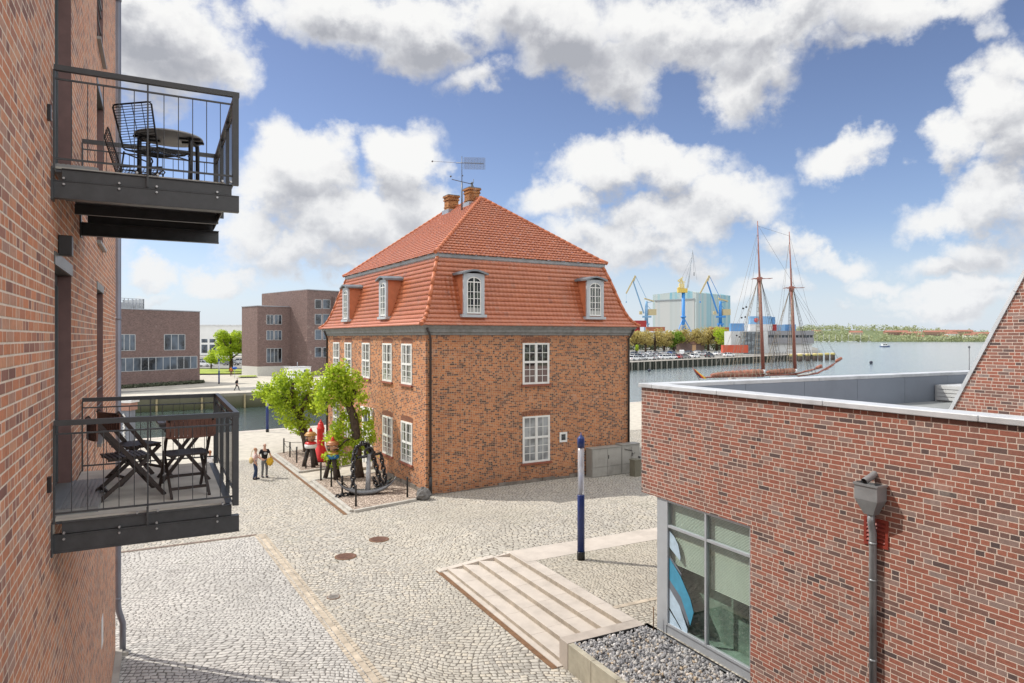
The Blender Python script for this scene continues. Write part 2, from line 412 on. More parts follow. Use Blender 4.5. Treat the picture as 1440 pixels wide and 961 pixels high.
# drain line of tan stones across the plaza, and the dark one behind the balcony
def ribbon(m, pts, w, z, gap=.01, st=.5, mi=0):
    for a, b in zip(pts[:-1], pts[1:]):
        a = Vector((*a,0)); b = Vector((*b,0)); d = (b-a); L = d.length; d.normalize(); nrm = Vector((-d.y,d.x,0))
        k = max(1, int(L/st))
        for i in range(k):
            p = a + d*(L*i/k + gap/2); q = a + d*(L*(i+1)/k - gap/2)
            zz = z
            m.add([tuple(p-nrm*w/2+Vector((0,0,zz))), tuple(q-nrm*w/2+Vector((0,0,zz))), tuple(q+nrm*w/2+Vector((0,0,zz))), tuple(p+nrm*w/2+Vector((0,0,zz)))], [(0,1,2,3)], False, mi)
m = MB(); ribbon(m, [(3.41,27.2),(4.19,14.3),(4.6,6)], .15, .014, .015, .55); ribbon(m, [(3.26,27.2),(4.04,14.3),(4.45,6)], .10, .011, .025, .16); ribbon(m, [(3.56,27.2),(4.34,14.3),(4.75,6)], .10, .011, .025, .16)
struct(m.build('drain_stone_path', sandstone))
m = MB(); ribbon(m, [(-1.3,27.15),(3.3,27.2)], .16, .013, .01, .6); struct(m.build('slot_drain_path', plain('brown_stone', (.16,.115,.09), .8, 0, .2, 5)))
# manholes
def manhole(px, py, r, label, mt=None):
    x, y = G(px, py)
    t = thing('manhole_cover', label, 'manhole cover', (x, y, plaza_z(x,y)), .3, 'round manhole covers in the cobbled plaza')
    m = MB(); m.lathe([(r,0),(r,.018),(r*.93,.02),(r*.9,.014),(0.01,.016)], 28)
    for k in range(-4,5):
        for j in range(-4,5):
            if math.hypot(k,j) < 4.2: m.box(k*r*.19-.02, k*r*.19+.02, j*r*.19-.02, j*r*.19+.02, .014, .022)
    m.build('cover', mt or plain('rusty_iron', (.16,.085,.06), .7, .2, .25, 7, .002), t)
    m = MB(); m.lathe([(r*1.12,0),(r*1.12,.012),(r*1.005,.015),(r*1.005,0)], 28); m.build('frame', rust, t)
manhole(486, 783, .33, 'brown iron manhole cover in the cobbles, nearer the drain line')
manhole(533, 759, .33, 'brown iron manhole cover in the cobbles, nearer the old brick house')
manhole(469, 840, .17, 'smallest manhole cover, greyish, beside the tan drain line', plain('grey_iron', (.27,.245,.22), .75, 0, .2, 6))

# ================================================================ STAIRS AND TERRACE
t = thing('stone_stairs', 'broad pale stone steps rising from the plaza to the lamp terrace', 'stairs', (8.15, 12.9, 0))
steps = []
for k in range(5):
    x0 = .44*k; x1 = x0 + .44 if k < 4 else x0 + .38
    X = 8.15 + x0
    yf = strip_y(X) - 12.9 - .14
    n = 5
    m = MB()
    for j in range(n):
        y0 = lerp(.36, yf, j/n) + .003; y1 = lerp(.36, yf, (j+1)/n) - .003
        m.box(x0, x1 + .012, y0, y1, -.05, .12*(k+1)); m.mi[-1] = 1
    m.build('step', [concretelt, plain('stained_riser', (.36,.31,.25), .9, 0, .2, 4, .002, .3, .3)], t, bevel=.005)
m = MB(); m.box(-.02, 2.16, 0, .355, -.1, .602); m.build('end_wall', plain('pale_stone_wall', (.42,.37,.32), .8, 0, .12, 2, .003, .3, .3), t, bevel=.008)
m = MB()
pts = [7.9, 8.6, 9.3, 9.97]
for a, b in zip(pts[:-1], pts[1:]):
    ya0, ya1 = strip_y(a)-12.9-.2, strip_y(a)-12.9+.02; yb0, yb1 = strip_y(b)-12.9-.2, strip_y(b)-12.9+.02
    za, zb = rampz(a)+.006, rampz(b)+.006
    a2, b2 = a-8.15+.004, b-8.15-.004
    m.add([(a2,ya0,za),(b2,yb0,zb),(b2,yb1,zb),(a2,ya1,za),(a2,ya0,za-.7),(b2,yb0,zb-.7)], [(0,1,2,3),(0,4,5,1)])
m.build('ramp_edge', concretelt, t)
m = MB(); m.box(-.30,-.16, .2, strip_y(7.9)-12.9-.05, .004, .012); m.build('drain_channel', rust, t)
m = MB(); m.box(-.16,.0, .2, strip_y(7.9)-12.9-.1, .003, .03); m.build('kerb', concretelt, t)
m = MB(); m.add([(9.97,18.16,.606),(30,18.16,.606),(30,19.17,.606),(9.97,strip_y(9.97),.606),(9.97,18.16,-.1),(30,19.17,.0)], [(0,1,2,3)])
struct(m.build('terrace_border_path', concretelt))
m = MB(); m.add([(10.305,12.95,.6),(10.42,12.95,.6),(10.42,8,.6),(30,8,.6),(30,18.2,.6),(10.305,18.2,.6)], [(0,1,2,3,4,5)])
struct(m.build('terrace_ground', cobB))
x0, y0 = G(863,855,.6); x1, y1 = G(921,838,.6)
m = MB(); ribbon(m, [(x0,y0),(x1+3,y0-.05)], .16, .609, .01, 1.0); struct(m.build('terrace_kerb_path', sandstone))
# planter with grey pebbles
t = thing('stone_planter', 'low concrete planter wall holding grey stones beside the steps', 'planter', (8.13, 12.88, 0))
m = MB()
for j in range(8): m.box(0, .14, -.9*(j+1)+.006, -.9*j-.004, -.1, .60)
m.build('front_wall', plain('mossy_concrete', (.40,.37,.29), .85, 0, .2, 2.4, .004, .3, .5), t, bevel=.006)
m = MB(); m.box(.15, 2.26, -7.2, -.005, -.05, .50); m.build('bedding', gravD, t)
m = MB(); m.box(.16, 2.12, -.02, -.008, .4, .612); m.build('steel_edge', black, t)
def pebbles(name, n, x0, x1, y0, y1, z, smin, smax, mat, seed=1):
    r = random.Random(seed); ico = bmesh.new(); bmesh.ops.create_icosphere(ico, subdivisions=1, radius=1)
    V = [v.co.copy() for v in ico.verts]; F = [[v.index for v in f.verts] for f in ico.faces]; ico.free()
    m = MB()
    for i in range(n):
        s = r.uniform(smin, smax); M = Euler((r.uniform(0,6),r.uniform(0,6),r.uniform(0,6))).to_matrix()
        sc = Vector((s*r.uniform(.8,1.3), s*r.uniform(.6,1), s*r.uniform(.4,.8)))
        c = Vector((r.uniform(x0,x1), r.uniform(y0,y1), z + r.uniform(0, s*1.2)))
        m.add([c + M @ Vector((v.x*sc.x*r.uniform(.8,1.15), v.y*sc.y, v.z*sc.z)) for v in V], F)
    o = m.build(name, mat); o['kind'] = 'stuff'; return o
o = pebbles('grey_gravel', 5200, 8.28, 10.36, 8.6, 12.85, .52, .028, .06, pebble)
tag(o, 'loose grey and black stones filling the planter by the museum window', 'gravel')
x, y = G(919, 887, .6)
m = MB(); m.tube([(0,0,0),(0,0,.55)], .012, 6); o = m.build('ground_stake', rust, None, (x,y,.6)); tag(o, 'thin rusty stake standing by the museum window corner', 'stake')

# ================================================================ LEFT APARTMENT BUILDING
XW, YE = -.88, 18.35
def wall_cells(m, x, y0, y1, z0, z1, holes):
    ya = sorted({y0,y1} | {h[0] for h in holes} | {h[1] for h in holes}); za = sorted({z0,z1} | {h[2] for h in holes} | {h[3] for h in holes})
    for a, b in zip(ya[:-1], ya[1:]):
        for c, d in zip(za[:-1], za[1:]):
            cy, cz = (a+b)/2, (c+d)/2
            if any(h[0] < cy < h[1] and h[2] < cz < h[3] for h in holes): continue
            m.add([(x,a,c),(x,b,c),(x,b,d),(x,a,d)], [(0,1,2,3)])
apt = thing('brick_apartment_building', 'tall orange brown brick apartment house with dark steel balconies', 'building')
DZ = 3.32
doors = [(7.83, 9.22, 5.74+k*DZ, 8.15+k*DZ) for k in (0,1,2)]
wins = [(12.92, 14.3, 5.72+k*DZ, 8.24+k*DZ) for k in (0,1,2)]
m = MB(); wall_cells(m, XW, -8, YE, -.2, 19, doors + wins)
m.add([(XW,YE,-.2),(-13,YE,-.2),(-13,YE,19),(XW,YE,19),(-13,-8,-.2),(-13,-8,19),(XW,-8,-.2),(XW,-8,19)], [(0,1,2,3),(1,4,5,2),(4,6,7,5),(3,2,5,7)])
m.build('wall', brickL, apt)
m = MB(); m.box(XW+.003, XW+.14, -8, YE+.02, -.1, .13); m.build('plinth', concrete, apt)
m = MB(); m.box(-13, -1.3, -8, YE-.3, -.2, 18.9); m.build('inner_wall', plain('dark_interior', (.03,.03,.035), .9), apt)
reveal = plain('brown_reveal', (.20,.115,.105), .7, 0, .15, 6)
gframe = plain('anthracite_frame', (.10,.11,.115), .4, 0, .1, 9)
def opening(h, nm, split):
    y0,y1,z0,z1 = h
    XF = XW - .13
    f = MB()
    for a,b,c,d in ((y0,y0+.09,z0,z1),(y1-.09,y1,z0,z1),(y0+.09,y1-.09,z1-.12,z1),(y0+.09,y1-.09,z0,z0+.1)): f.box(XF-.06, XF, a, b, c, d)
    yc = (y0+y1)/2
    if split: f.box(XF-.06, XF+.012, yc-.05, yc+.05, z0+.1, z1-.12)
    f.box(XF-.02, XF+.02, y0+.12, y0+.16, z0+.1, z1-.13); f.box(XF-.02, XF+.02, y1-.16, y1-.12, z0+.1, z1-.13)
    o = f.build(nm, gframe, apt)
    g = MB(); g.box(XF-.035, XF-.025, y0+.05, y1-.05, z0+.05, z1-.06); g.build('pane', glassd, o)
    rv = MB(); rv.quad((XW-.001,y1-.003,z0),(XF-.06,y1-.003,z0),(XF-.06,y1-.003,z1),(XW-.001,y1-.003,z1)); rv.build('reveal', reveal, o); rv = MB(); rv.quad((XW-.001,y0+.003,z0),(XF-.06,y0+.003,z0),(XF-.06,y0+.003,z1),(XW-.001,y0+.003,z1))
    rv.build('reveal', reveal, o)
    rv = MB(); rv.box(XF-.06, XW+.012, y0-.06, y1+.06, z1+.002, z1+.13); rv.build('lintel', plain('bronze_lintel', (.13,.14,.13), .35, .4, .15, 4), o)
    s = MB()
    if nm == 'window':
        s.box(XF, XW+.06, y0-.02, y1+.02, z0-.05, z0-.002)
        s.build('sill', plain('zinc_sill', (.25,.25,.24), .4, .5, .1, 5), o)
        s = MB()
        for zz in (.25,.55,.85,1.0): s.tube([(XW-.03,y0,z0+zz),(XW-.03,y1,z0+zz)], .012 if zz < 1 else .02, 6)
        s.build('guard_rail', steelb, o)
    else:
        s.box(XF, XW+.36, y0-.05, y1+.08, z0-.025, z0+.055)
        for k in range(8): s.box(XW+.02+.04*k, XW+.045+.04*k, y0-.03, y1+.06, z0+.056, z0+.064)
        s.build('threshold', plain('ribbed_zinc', (.30,.31,.31), .45, .4, .1, 8), o)
for h in doors: opening(h, 'balcony_door', True)
for h in wins: opening(h, 'window', False)
# black wall lamp
lm = MB(); lm.box(XW+.002, XW+.12, 8.05, 8.18, 8.27, 8.47); lm.build('wall_lamp', black, apt, bevel=.006)
lm = MB(); lm.box(XW+.002, XW+.03, 7.3, 7.36, 9.40, 9.54); lm.box(XW+.002, XW+.03, 7.3, 7.36, 6.06, 6.2); lm.build('socket_box', black, apt)
for yy, z0 in ((13.85, 2.0), (9.9, 1.9)):
    pm = MB(); pm.box(XW+.002, XW+.012, yy, yy+.35, z0, z0+.5); pm.build('wall_plaque', white, apt)
# downpipe
pm = MB(); PX, PY = XW+.045, YE+.13
pm.tube([(PX,PY,19),(PX,PY,1.15),(PX+.02,PY,1.0),(PX+.10,PY-.02,.72),(PX+.10,PY-.02,.08)], .068, 12)
for z in (18,15.4,12.9,10.4,7.9,5.4,2.9,1.3): pm.lathe([(.076,-.03),(.078,0),(.076,.03)], 12, (PX,PY,z))
for z in (16.2,13.1,9.75,6.5,3.3): pm.box(PX-.16, PX, PY-.012, PY+.012, z, z+.03)
pm.build('downpipe', plain('pipe_zinc', (.20,.21,.25), .42, .4, .1, 3), apt)
pm = MB(); pm.box(PX-.12, PX+.22, PY-.2, PY+.1, 0, .085); pm.build('drain_block', concrete, apt)
# balconies
def balcony(zf):
    base = thing('balcony', None, None); base.parent = apt; base.location = (XW, 7.59, zf)
    L, D = 1.61, 2.68
    fr = MB()
    for y, sgn in ((0,1),(D,-1)):
        # lower long channel, upper frame channel
        fr.box(0, L+.02, y-.006, y+.006, -.295, -.145)
        fr.box(0, L+.02, min(y-.012*sgn,y+.07*sgn), max(y-.012*sgn,y+.07*sgn), -.307, -.295); fr.box(0, L+.02, min(y-.012*sgn,y+.07*sgn), max(y-.012*sgn,y+.07*sgn), -.147, -.137)
        fr.box(.08, L-.05, y+sgn*.02-.005, y+sgn*.02+.005, -.132, -.03)
        fr.box(.08, L-.05, min(y,y+.06*sgn), max(y,y+.06*sgn), -.0295, -.021)
        fr.box(-.0, .016, y-.05 if sgn>0 else y-.1, y+.1 if sgn>0 else y+.05, -.33, -.02)
        fr.box(.78,.80, y-.02*sgn-.008, y-.02*sgn+.008, -.13, .05)
    fr.box(L-.06, L-.048, .07, D-.07, -.132, -.025); fr.box(L-.10,L-.03,.07,D-.07,-.028,-.018)
    for yy in (.9, 1.8): fr.box(.02, L-.07, yy-.03, yy+.03, -.17, -.05)
    fr.build('floor_frame', steel, base, bevel=.002)
    for xx in (.1,.55,.87,1.42):
        for zz in (-.118,-.175):
            bo = MB(); bo.tube([(xx,-.03,zz),(xx,.0,zz)], .011, 6); bo.build('bolt', plain('bolt_steel', (.4,.4,.4), .35, .6), base)
    for xx in (.70,.88,1.47,1.55): bo = MB(); bo.tube([(xx,-.03,.0),(xx,.01,.0)], .012, 6); bo.build('bolt', plain('bolt_steel', (.4,.4,.4), .35, .6), base)
    dk = MB(); dk.box(.02, L-.11, .05, D-.05, -.02, 0); 
    dk.build('deck', plain('balcony_concrete', (.56,.53,.47), .85, 0, .12, 3, .002, .3, .35), base)
    soffit = MB(); soffit.box(.03, L-.09, .06, D-.06, -.05, -.024); soffit.build('soffit', steelb, base)
    rl = MB()
    for y in (0, D):
        rl.box(0.02, L+.022, y-.024, y+.024, .885, .935)
        rl.box(.02, L, y-.008, y+.008, .80, .816); rl.box(.02, L, y-.008, y+.008, .055, .073)
        rl.box(.012, .03, y-.015, y+.015, -.03, .89); rl.box(.785,.80, y-.012, y+.012, -.03, .885)
        k = 0
        for i in range(1, 12):
            xx = .03 + i*(L-.06)/12
            if abs(xx-.79) < .05: continue
            rl.tube([(xx,y,.06),(xx,y,.81)], .0045, 6, caps=False)
        rl.box(L-.045, L+.015, y-.03, y+.03, -.03, .89)
    rl.box(L-.028, L+.022, .025, D-.025, .885, .935)
    rl.box(L-.012, L+.004, .03, D-.03, .80, .816); rl.box(L-.012, L+.004, .03, D-.03, .055, .073)
    for i in range(1, 20):
        yy = i*D/20
        if i in (7, 13): rl.box(L-.03, L+.01, yy-.02, yy+.02, -.1, .885)
        else: rl.tube([(L-.004,yy,.06),(L-.004,yy,.81)], .0045, 6, caps=False)
    rl.build('railing', steel, base)
    return base
ZL, ZU = 5.74, 5.74 + DZ
balcony(ZL); balcony(ZU)

# ================================================================ RIGHT FLAT ROOFED BUILDING
mus = thing('flat_roof_brick_building', 'low red brown brick building with flat zinc edged roof and hopper downpipe', 'building')
XM, YM = 10.4, 13.15
m = MB()
wall_cells(m, XM, -3, YM, -.3, 6.24, [(9.74, YM, -.3, 3.71)])
m.add([(XM,YM,3.71),(34,YM,3.71),(34,YM,6.24),(XM,YM,6.24),(XM,9.74,3.71),(34,12.6,3.71),(34,9.74,3.71)], [(0,1,2,3),(0,4,6,1)])
m.add([(XM,9.74,-.3),(XM+.3,9.74,-.3),(XM+.3,9.74,3.71),(XM,9.74,3.71)], [(0,1,2,3)])
m.build('wall', brickR, mus)
m = MB(); 
def coping_run(m, pts):
    for a, b in zip(pts[:-1], pts[1:]): m.box(XM-.06, XM+.42, a+.004, b-.004, 6.25, 6.345)
coping_run(m, [-3, .3, 2.95, 5.5, 8.05, 10.6, 12.7])
for a, b in ((XM-.06, 13.0),(13.0,16.2),(16.2,19.4),(19.4,22.6),(22.6,26),(26,34)): m.box(a+.004, b-.004, 12.71, YM+.06, 6.25, 6.347)
m.build('coping', zinclt, mus, bevel=.012)
inner = plain('grey_panel', (.24,.27,.32), .6, .1, .05, .8, 0, .4, .12)
m = MB(); m.box(XM+.30, XM+.36, -3, 12.66, 5.45, 6.249)
for a, b in ((XM+.37,13.4),(13.4,15.6),(15.6,17.8),(17.8,20.0),(20.0,22.2),(22.2,34)): m.box(a+.006, b-.006, 12.70, 12.74, 5.45, 6.249)
m.build('parapet_lining', inner, mus)
m = MB(); m.box(XM+.05, XM+.29, -3, 12.9, 3.72, 6.248); m.box(XM+.3, 34, 12.76, YM-.02, 3.72, 6.247); m.build('parapet_core', concrete, mus)
m = MB(); m.box(XM+.36, 34, -3, 12.70, 5.3, 5.47); m.build('flat_roof', plain('roof_felt', (.22,.23,.23), .9, 0, .15, 2, .003), mus)
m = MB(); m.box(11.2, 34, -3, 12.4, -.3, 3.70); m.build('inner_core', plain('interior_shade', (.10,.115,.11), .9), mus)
lv = MB()
lv.box(21.5, 23.6, 11.6, 12.68, 5.48, 5.98)
lv.build('plant_box', plain('pale_louvre', (.55,.56,.57), .5, .1, .05, 4), mus)
lv2 = MB()
for k in range(4): lv2.box(21.46, 21.497, 11.65, 12.6, 5.52+.115*k, 5.615+.115*k)
lv2.build('louvre_panel', plain('pale_louvre2', (.62,.63,.63), .5, .1, .05, 4), mus)
# big window
frm = plain('pale_aluminium', (.42,.45,.48), .4, .3, .05, 4)
w = MB()
w.box(XM+.04, XM+.6, 12.30, 12.62, .5, 3.708)                       # corner post
for a,b,c,d in ((9.745,12.30,.5,.80),): w.box(XM+.06, XM+.14, a, b, c, d)
for yy in (9.76, 11.02, 12.27): w.box(XM+.03, XM+.12, yy-.028, yy+.028, .80, 3.70)
for zz in (.83, 3.10, 3.68): w.box(XM+.035, XM+.118, 9.79, 12.24, zz-.03, zz+.03)
wo = w.build('window', frm, mus, bevel=.004)
def greenglass():
    m, t, b = newmat('tinted_shopfront_glass'); co = objco(t); x,y,z = t.sep(co)
    b.inputs['Base Color'].default_value = (.62,.78,.70,1); b.inputs['Roughness'].default_value = .02; b.inputs['Transmission Weight'].default_value = 1.0; b.inputs['IOR'].default_value = 1.45
    tr = t.n('ShaderNodeBsdfTransparent'); tr.inputs[0].default_value = (.84,.92,.88,1)
    gl = t.n('ShaderNodeBsdfGlossy'); gl.inputs['Roughness'].default_value = .02
    ge = t.n('ShaderNodeNewGeometry'); cs = t.m('ABSOLUTE', t.vm('DOT_PRODUCT', ge.outputs['Normal'], ge.outputs['Incoming'], 1)); fr = t.m('ADD', .11, t.m('MULTIPLY', t.m('POWER', t.m('SUBTRACT', 1.0, cs), 5.0), .9))
    mx = t.n('ShaderNodeMixShader'); t.lk(fr, mx.inputs[0]); t.lk(tr.outputs[0], mx.inputs[1]); t.lk(gl.outputs[0], mx.inputs[2])
    t.lk(mx.outputs[0], m.node_tree.nodes['Material Output'].inputs[0]); return m
sg = greenglass()
g = MB(); g.quad((XM+.078,12.25,.83),(XM+.078,9.79,.83),(XM+.078,9.79,3.68),(XM+.078,12.25,3.68)); g.build('pane', sg, wo)
bl = MB()
for k in range(46):
    z = 3.64 - k*.031; bl.box(XM+.16, XM+.192, 11.06, 12.22, z-.012, z)
for k in range(52):
    z = 3.64 - k*.031; bl.box(XM+.16, XM+.192, 9.80, 10.98, z-.012, z)
bl.build('venetian_blind', plain('pale_green_blind', (.74,.79,.72), .6, 0, .05, 3), wo)
dk = MB(); dk.box(XM+.5, XM+.52, 9.76, 12.28, .5, 3.7); dk.box(XM+.14, XM+.5, 9.76, 12.28, .78, .80); dk.build('room_interior', plain('green_dark_room', (.17,.23,.19), .8, 0, .5, 2), wo)
# blue feather shapes stuck on the glass
def sticker(pts, mat, off):
    s = MB(); s.add([(XM+.07-off, 11.06+ (1-a)*1.17, .86+b*2.2) for a, b in pts], [tuple(range(len(pts)))]); return s.build('window_sticker', mat, wo)
bl1 = plain('sticker_blue', (.05,.27,.42), .4); bl2 = plain('sticker_pale', (.42,.55,.66), .4); bl3 = plain('sticker_grey', (.14,.16,.19), .4)
sticker([(0,.97),(.14,.93),(.26,.86),(.33,.74),(.32,.70),(.0,.80)], bl2, 0)
sticker([(0,.72),(.36,.58),(.36,.55),(.0,.69)], bl3, .001)
sticker([(0,.69),(.32,.55),(.60,.36),(.69,.24),(.60,.09),(.34,.33),(0,.46)], bl1, .0)
sticker([(0,.46),(.34,.33),(.55,.14),(.55,.07),(.3,.24),(0,.37)], bl3, .001)
sticker([(0,.37),(.30,.24),(.52,.04),(.52,-.04),(.42,-.02),(.2,.08),(0,.17)], bl2, 0)
sticker([(0,.14),(.2,.06),(.38,-.02),(0,-.01)], bl2, 0)
# hopper and downpipe
hy = 7.09
h = MB()
h.add([(XM-.26,hy-.20,5.07),(XM-.02,hy-.20,5.07),(XM-.02,hy+.20,5.07),(XM-.26,hy+.20,5.07),
       (XM-.26,hy-.20,4.82),(XM-.02,hy-.20,4.82),(XM-.02,hy+.20,4.82),(XM-.26,hy+.20,4.82),
       (XM-.19,hy-.08,4.58),(XM-.05,hy-.08,4.58),(XM-.05,hy+.08,4.58),(XM-.19,hy+.08,4.58)],
      [(0,1,5,4),(1,2,6,5),(2,3,7,6),(3,0,4,7),(4,5,9,8),(5,6,10,9),(6,7,11,10),(7,4,8,11),(8,9,10,11)])
for a,b,c,d in ((XM-.275,XM-.01,hy-.215,hy-.195),(XM-.275,XM-.01,hy+.195,hy+.215),(XM-.275,XM-.255,hy-.195,hy+.195)): h.box(a,b,c,d,5.05,5.085)
h.tube([(XM+.02,hy+.02,5.22),(XM-.12,hy+.02,5.17),(XM-.27,hy+.02,5.12)], .055, 12, caps=False)
h.tube([(XM-.12,hy,4.6),(XM-.12,hy,4.46),(XM-.095,hy,4.34),(XM-.075,hy,4.26),(XM-.075,hy,-.1)], .057, 14)
for z in (4.1, 3.5, 2.2, .9): h.lathe([(.063,-.02),(.064,0),(.063,.02)], 14, (XM-.075,hy,z))
h.build('downpipe', plain('hopper_zinc', (.30,.315,.325), .42, .45, .15, 4, .001, .5, .2), mus)
redv = plain('red_vent_paint', (.25,.036,.022), .5)
v = MB(); v.box(XM-.02, XM+.01, hy-.22, hy+.2, 4.04, 4.09); v.box(XM-.02,XM+.01,hy-.22,hy+.2,4.45,4.50); v.box(XM-.02,XM+.01,hy-.22,hy-.17,4.09,4.45); v.box(XM-.02,XM+.01,hy+.15,hy+.2,4.09,4.45); v.box(XM-.003,XM+.01,hy-.17,hy+.15,4.09,4.45)
for k in range(5): v.add([(XM-.026,hy-.169,4.12+.066*k),(XM-.026,hy+.149,4.12+.066*k),(XM-.004,hy+.149,4.155+.066*k),(XM-.004,hy-.169,4.155+.066*k)], [(0,1,2,3)])
v.build('wall_vent', redv, mus)
# gabled neighbour
gab = thing('gabled_brick_building', 'steep gabled brick building rising behind the flat zinc roof', 'building')
XG = 19.1
ya, za, yb, zb = 10.92, 5.3, 6.0, 15.25
m = MB(); m.prism([(ya,-.2),(ya,za),(yb,zb),(1.2,za),(1.2,-.2)], 0, 12, 0, Matrix(((0,0,1,XG),(1,0,0,0),(0,1,0,0),(0,0,0,1)))); m.build('wall', brickR, gab)
m = MB(); d = Vector((0, yb-ya, zb-za)).normalized(); nn = Vector((0, d.z, -d.y))
if nn.z < 0: nn = -nn
for k in range(3):
    a = Vector((XG-.035, ya, za)) + d*(k*3.7); b = a + d*3.69
    vs = []
    for p in (a, b):
        for dx in (0, .35):
            for off in (-.03, .06): vs.append(p + Vector((dx,0,0)) + nn*off)
    m.add(vs, [(0,1,5,4),(2,6,7,3),(1,3,7,5),(0,4,6,2),(0,2,3,1),(4,5,7,6)])
m.build('verge_trim', zinclt, gab)
m = MB(); p0 = Vector((XG+.36, ya, za)); 
m.add([p0+nn*.03, p0+nn*.03+Vector((11.6,0,0)), p0+nn*.03+Vector((11.6,0,0))+d*10.8, p0+nn*.03+d*10.8], [(0,1,2,3)]); m.build('roof', zinc, gab)
m = MB(); 
x, y = W(1363, 75.0); m.tube([(0,0,-1.5),(0,0,6.3)], [.06,.04], 8); m.lathe([(.06,0),(.12,.03),(.1,.2),(.03,.25)], 8, (0,0,6.3)); o = m.build('mooring_light_mast', steelb, None, (x,y,0)); tag(o, 'thin grey mast standing in the harbour beside the gable edge', 'mast')

# ================================================================ OLD BRICK HOUSE
HC = W(599, 32.0); HR = R(2.86)
HU = (math.cos(HR), math.sin(HR)); HV = (-HU[1], HU[0])
def H2W(x, y): return (HC[0]+HU[0]*x+HV[0]*y, HC[1]+HU[1]*x+HV[1]*y)
house = thing('mansard_brick_house', 'free standing old brick house with orange tiled mansard roof and dormers', 'house', (HC[0],HC[1],0), HR)
LX, LY = 12.36, 17.2
m = MB(); m.box(0, LX, 0, LY, -.4, 7.62); m.build('wall', brickH, house)
plinthm = plain('old_fieldstone', (.20,.175,.15), .95, 0, .35, 2.2, .02, .2, .5)
m = MB()
r = random.Random(3)
x = .25
while x < LX:
    w = r.uniform(.5,1.1); m.box(x, min(LX+.02,x+w-.02), -.035-r.uniform(0,.03), -.002, -.3, r.uniform(.06,.2) if x > 3 else r.uniform(.02,.1)); x += w
y = .3
while y < LY:
    w = r.uniform(.5,1.1); m.box(-.035-r.uniform(0,.05), -.002, y, min(LY,y+w-.02), -.3, r.uniform(.12,.28)); y += w
m.build('plinth', plinthm, house)
# cornice profile swept round
m = MB()
prof = [(.003,7.56),(-.05,7.58),(-.07,7.66),(-.16,7.72),(-.18,7.84),(-.28,7.95),(-.31,8.04),(.1,8.06)]
for (sa,za_),(sb,zb_) in zip(prof[:-1], prof[1:]):
    for q in range(4):
        def cr(s, i): return [(s,s),(LX-s,s),(LX-s,LY-s),(s,LY-s)][i % 4]
        a0, a1, b0, b1 = cr(sa,q), cr(sa,q+1), cr(sb,q), cr(sb,q+1)
        m.add([(*a0,za_),(*a1,za_),(*b1,zb_),(*b0,zb_)], [(0,1,2,3)])
m.build('cornice', greywood, house)
# pantile roofs: real rows of overlapping wavy tiles
def subdiv(prof, st):
    P = [Vector((a,b)) for a,b in prof]; out = [P[0]]; acc = 0
    L = sum((P[i+1]-P[i]).length for i in range(len(P)-1)); n = max(1, round(L/st)); want = [L*k/n for k in range(n+1)]
    res = []; d = 0; i = 0
    for wv in want:
        while i < len(P)-2 and d + (P[i+1]-P[i]).length < wv - 1e-9: d += (P[i+1]-P[i]).length; i += 1
        t = (wv-d)/(P[i+1]-P[i]).length; res.append(P[i].lerp(P[i+1], min(1,t)))
    return res
def tiled(prof, row=.3, pitch=.235, amp=.011, lift=.05):
    m = MB(); pts = subdiv(prof, row)
    for side in range(4):
        Ln = LX if side % 2 == 0 else LY
        def place(uu, s, z, off, nz):
            # off: distance along outward normal (ns, nz)
            s2 = s - off*nz[0]; z2 = z + off*nz[1]
            if side == 0: return (uu, s2, z2)
            if side == 1: return (LX - s2, uu, z2)
            if side == 2: return (uu, LY - s2, z2)
            return (s2, uu, z2)
        for a, b in zip(pts[:-1], pts[1:]):
            d = (b-a).normalized(); nz = (d.y, d.x)
            ua0, ua1, ub0, ub1 = a.x, Ln-a.x, b.x, Ln-b.x
            if ub1 < ub0: ub0 = ub1 = Ln/2
            us = []; u = math.floor(ua0/pitch)*pitch
            k = 0
            while u < ua1 + pitch:
                us.append(u); u += pitch/5
            rowA = []; rowB = []
            for u in us:
                ph = u/pitch; wv = amp*math.sin(2*math.pi*ph) 
                x1 = min(max(u, ua0), ua1); x2 = min(max(u, ub0), ub1)
                rowA.append(place(x1, a.x, a.y, lift+wv, nz)); rowB.append(place(x2, b.x, b.y, .004+wv, nz))
            lipA = [place(min(max(u,ua0),ua1), a.x, a.y, lift+amp*math.sin(2*math.pi*u/pitch)-.05, nz) for u in us]
            n = len(us); vs = rowA + rowB + lipA; fs = []
            for i in range(n-1):
                if rowA[i] == rowA[i+1] and rowB[i] == rowB[i+1]: continue
                fs.append((i, i+1, n+i+1, n+i)); 
                if rowA[i] != rowA[i+1]: fs.append((2*n+i, 2*n+i+1, i+1, i))
            m.add(vs, fs, True)
    return m
PLOW = [(-.42,8.04),(-.24,8.17),(-.07,8.35),(.08,8.60),(.22,8.92),(.38,9.37),(.56,9.95),(.76,10.6),(.96,11.15),(1.06,11.42)]
PUP = [(.86,11.60),(1.25,11.86),(6.18,15.75)]
roof = tiled(PLOW, .25).build('lower_roof', tiles, house)
roof2 = tiled(PUP, .27, .235, .011, .07).build('upper_roof', tiles, house)
m = MB()
for q in range(4):
    for (sa,z1),(sb,z2) in (((1.10,11.35),(.98,11.45)),((.98,11.45),(.95,11.58)),((.95,11.58),(.92,11.60))):
        def cr(s, i): return [(s,s),(LX-s,s),(LX-s,LY-s),(s,LY-s)][i % 4]
        a0, a1, b0, b1 = cr(sa,q), cr(sa,q+1), cr(sb,q), cr(sb,q+1)
        m.add([(*a0,z1),(*a1,z1),(*b1,z2),(*b0,z2)], [(0,1,2,3)])
m.build('mansard_trim', plain('painted_grey_board', (.34,.37,.39), .6, 0, .12, 3, 0, .4, .25), house)
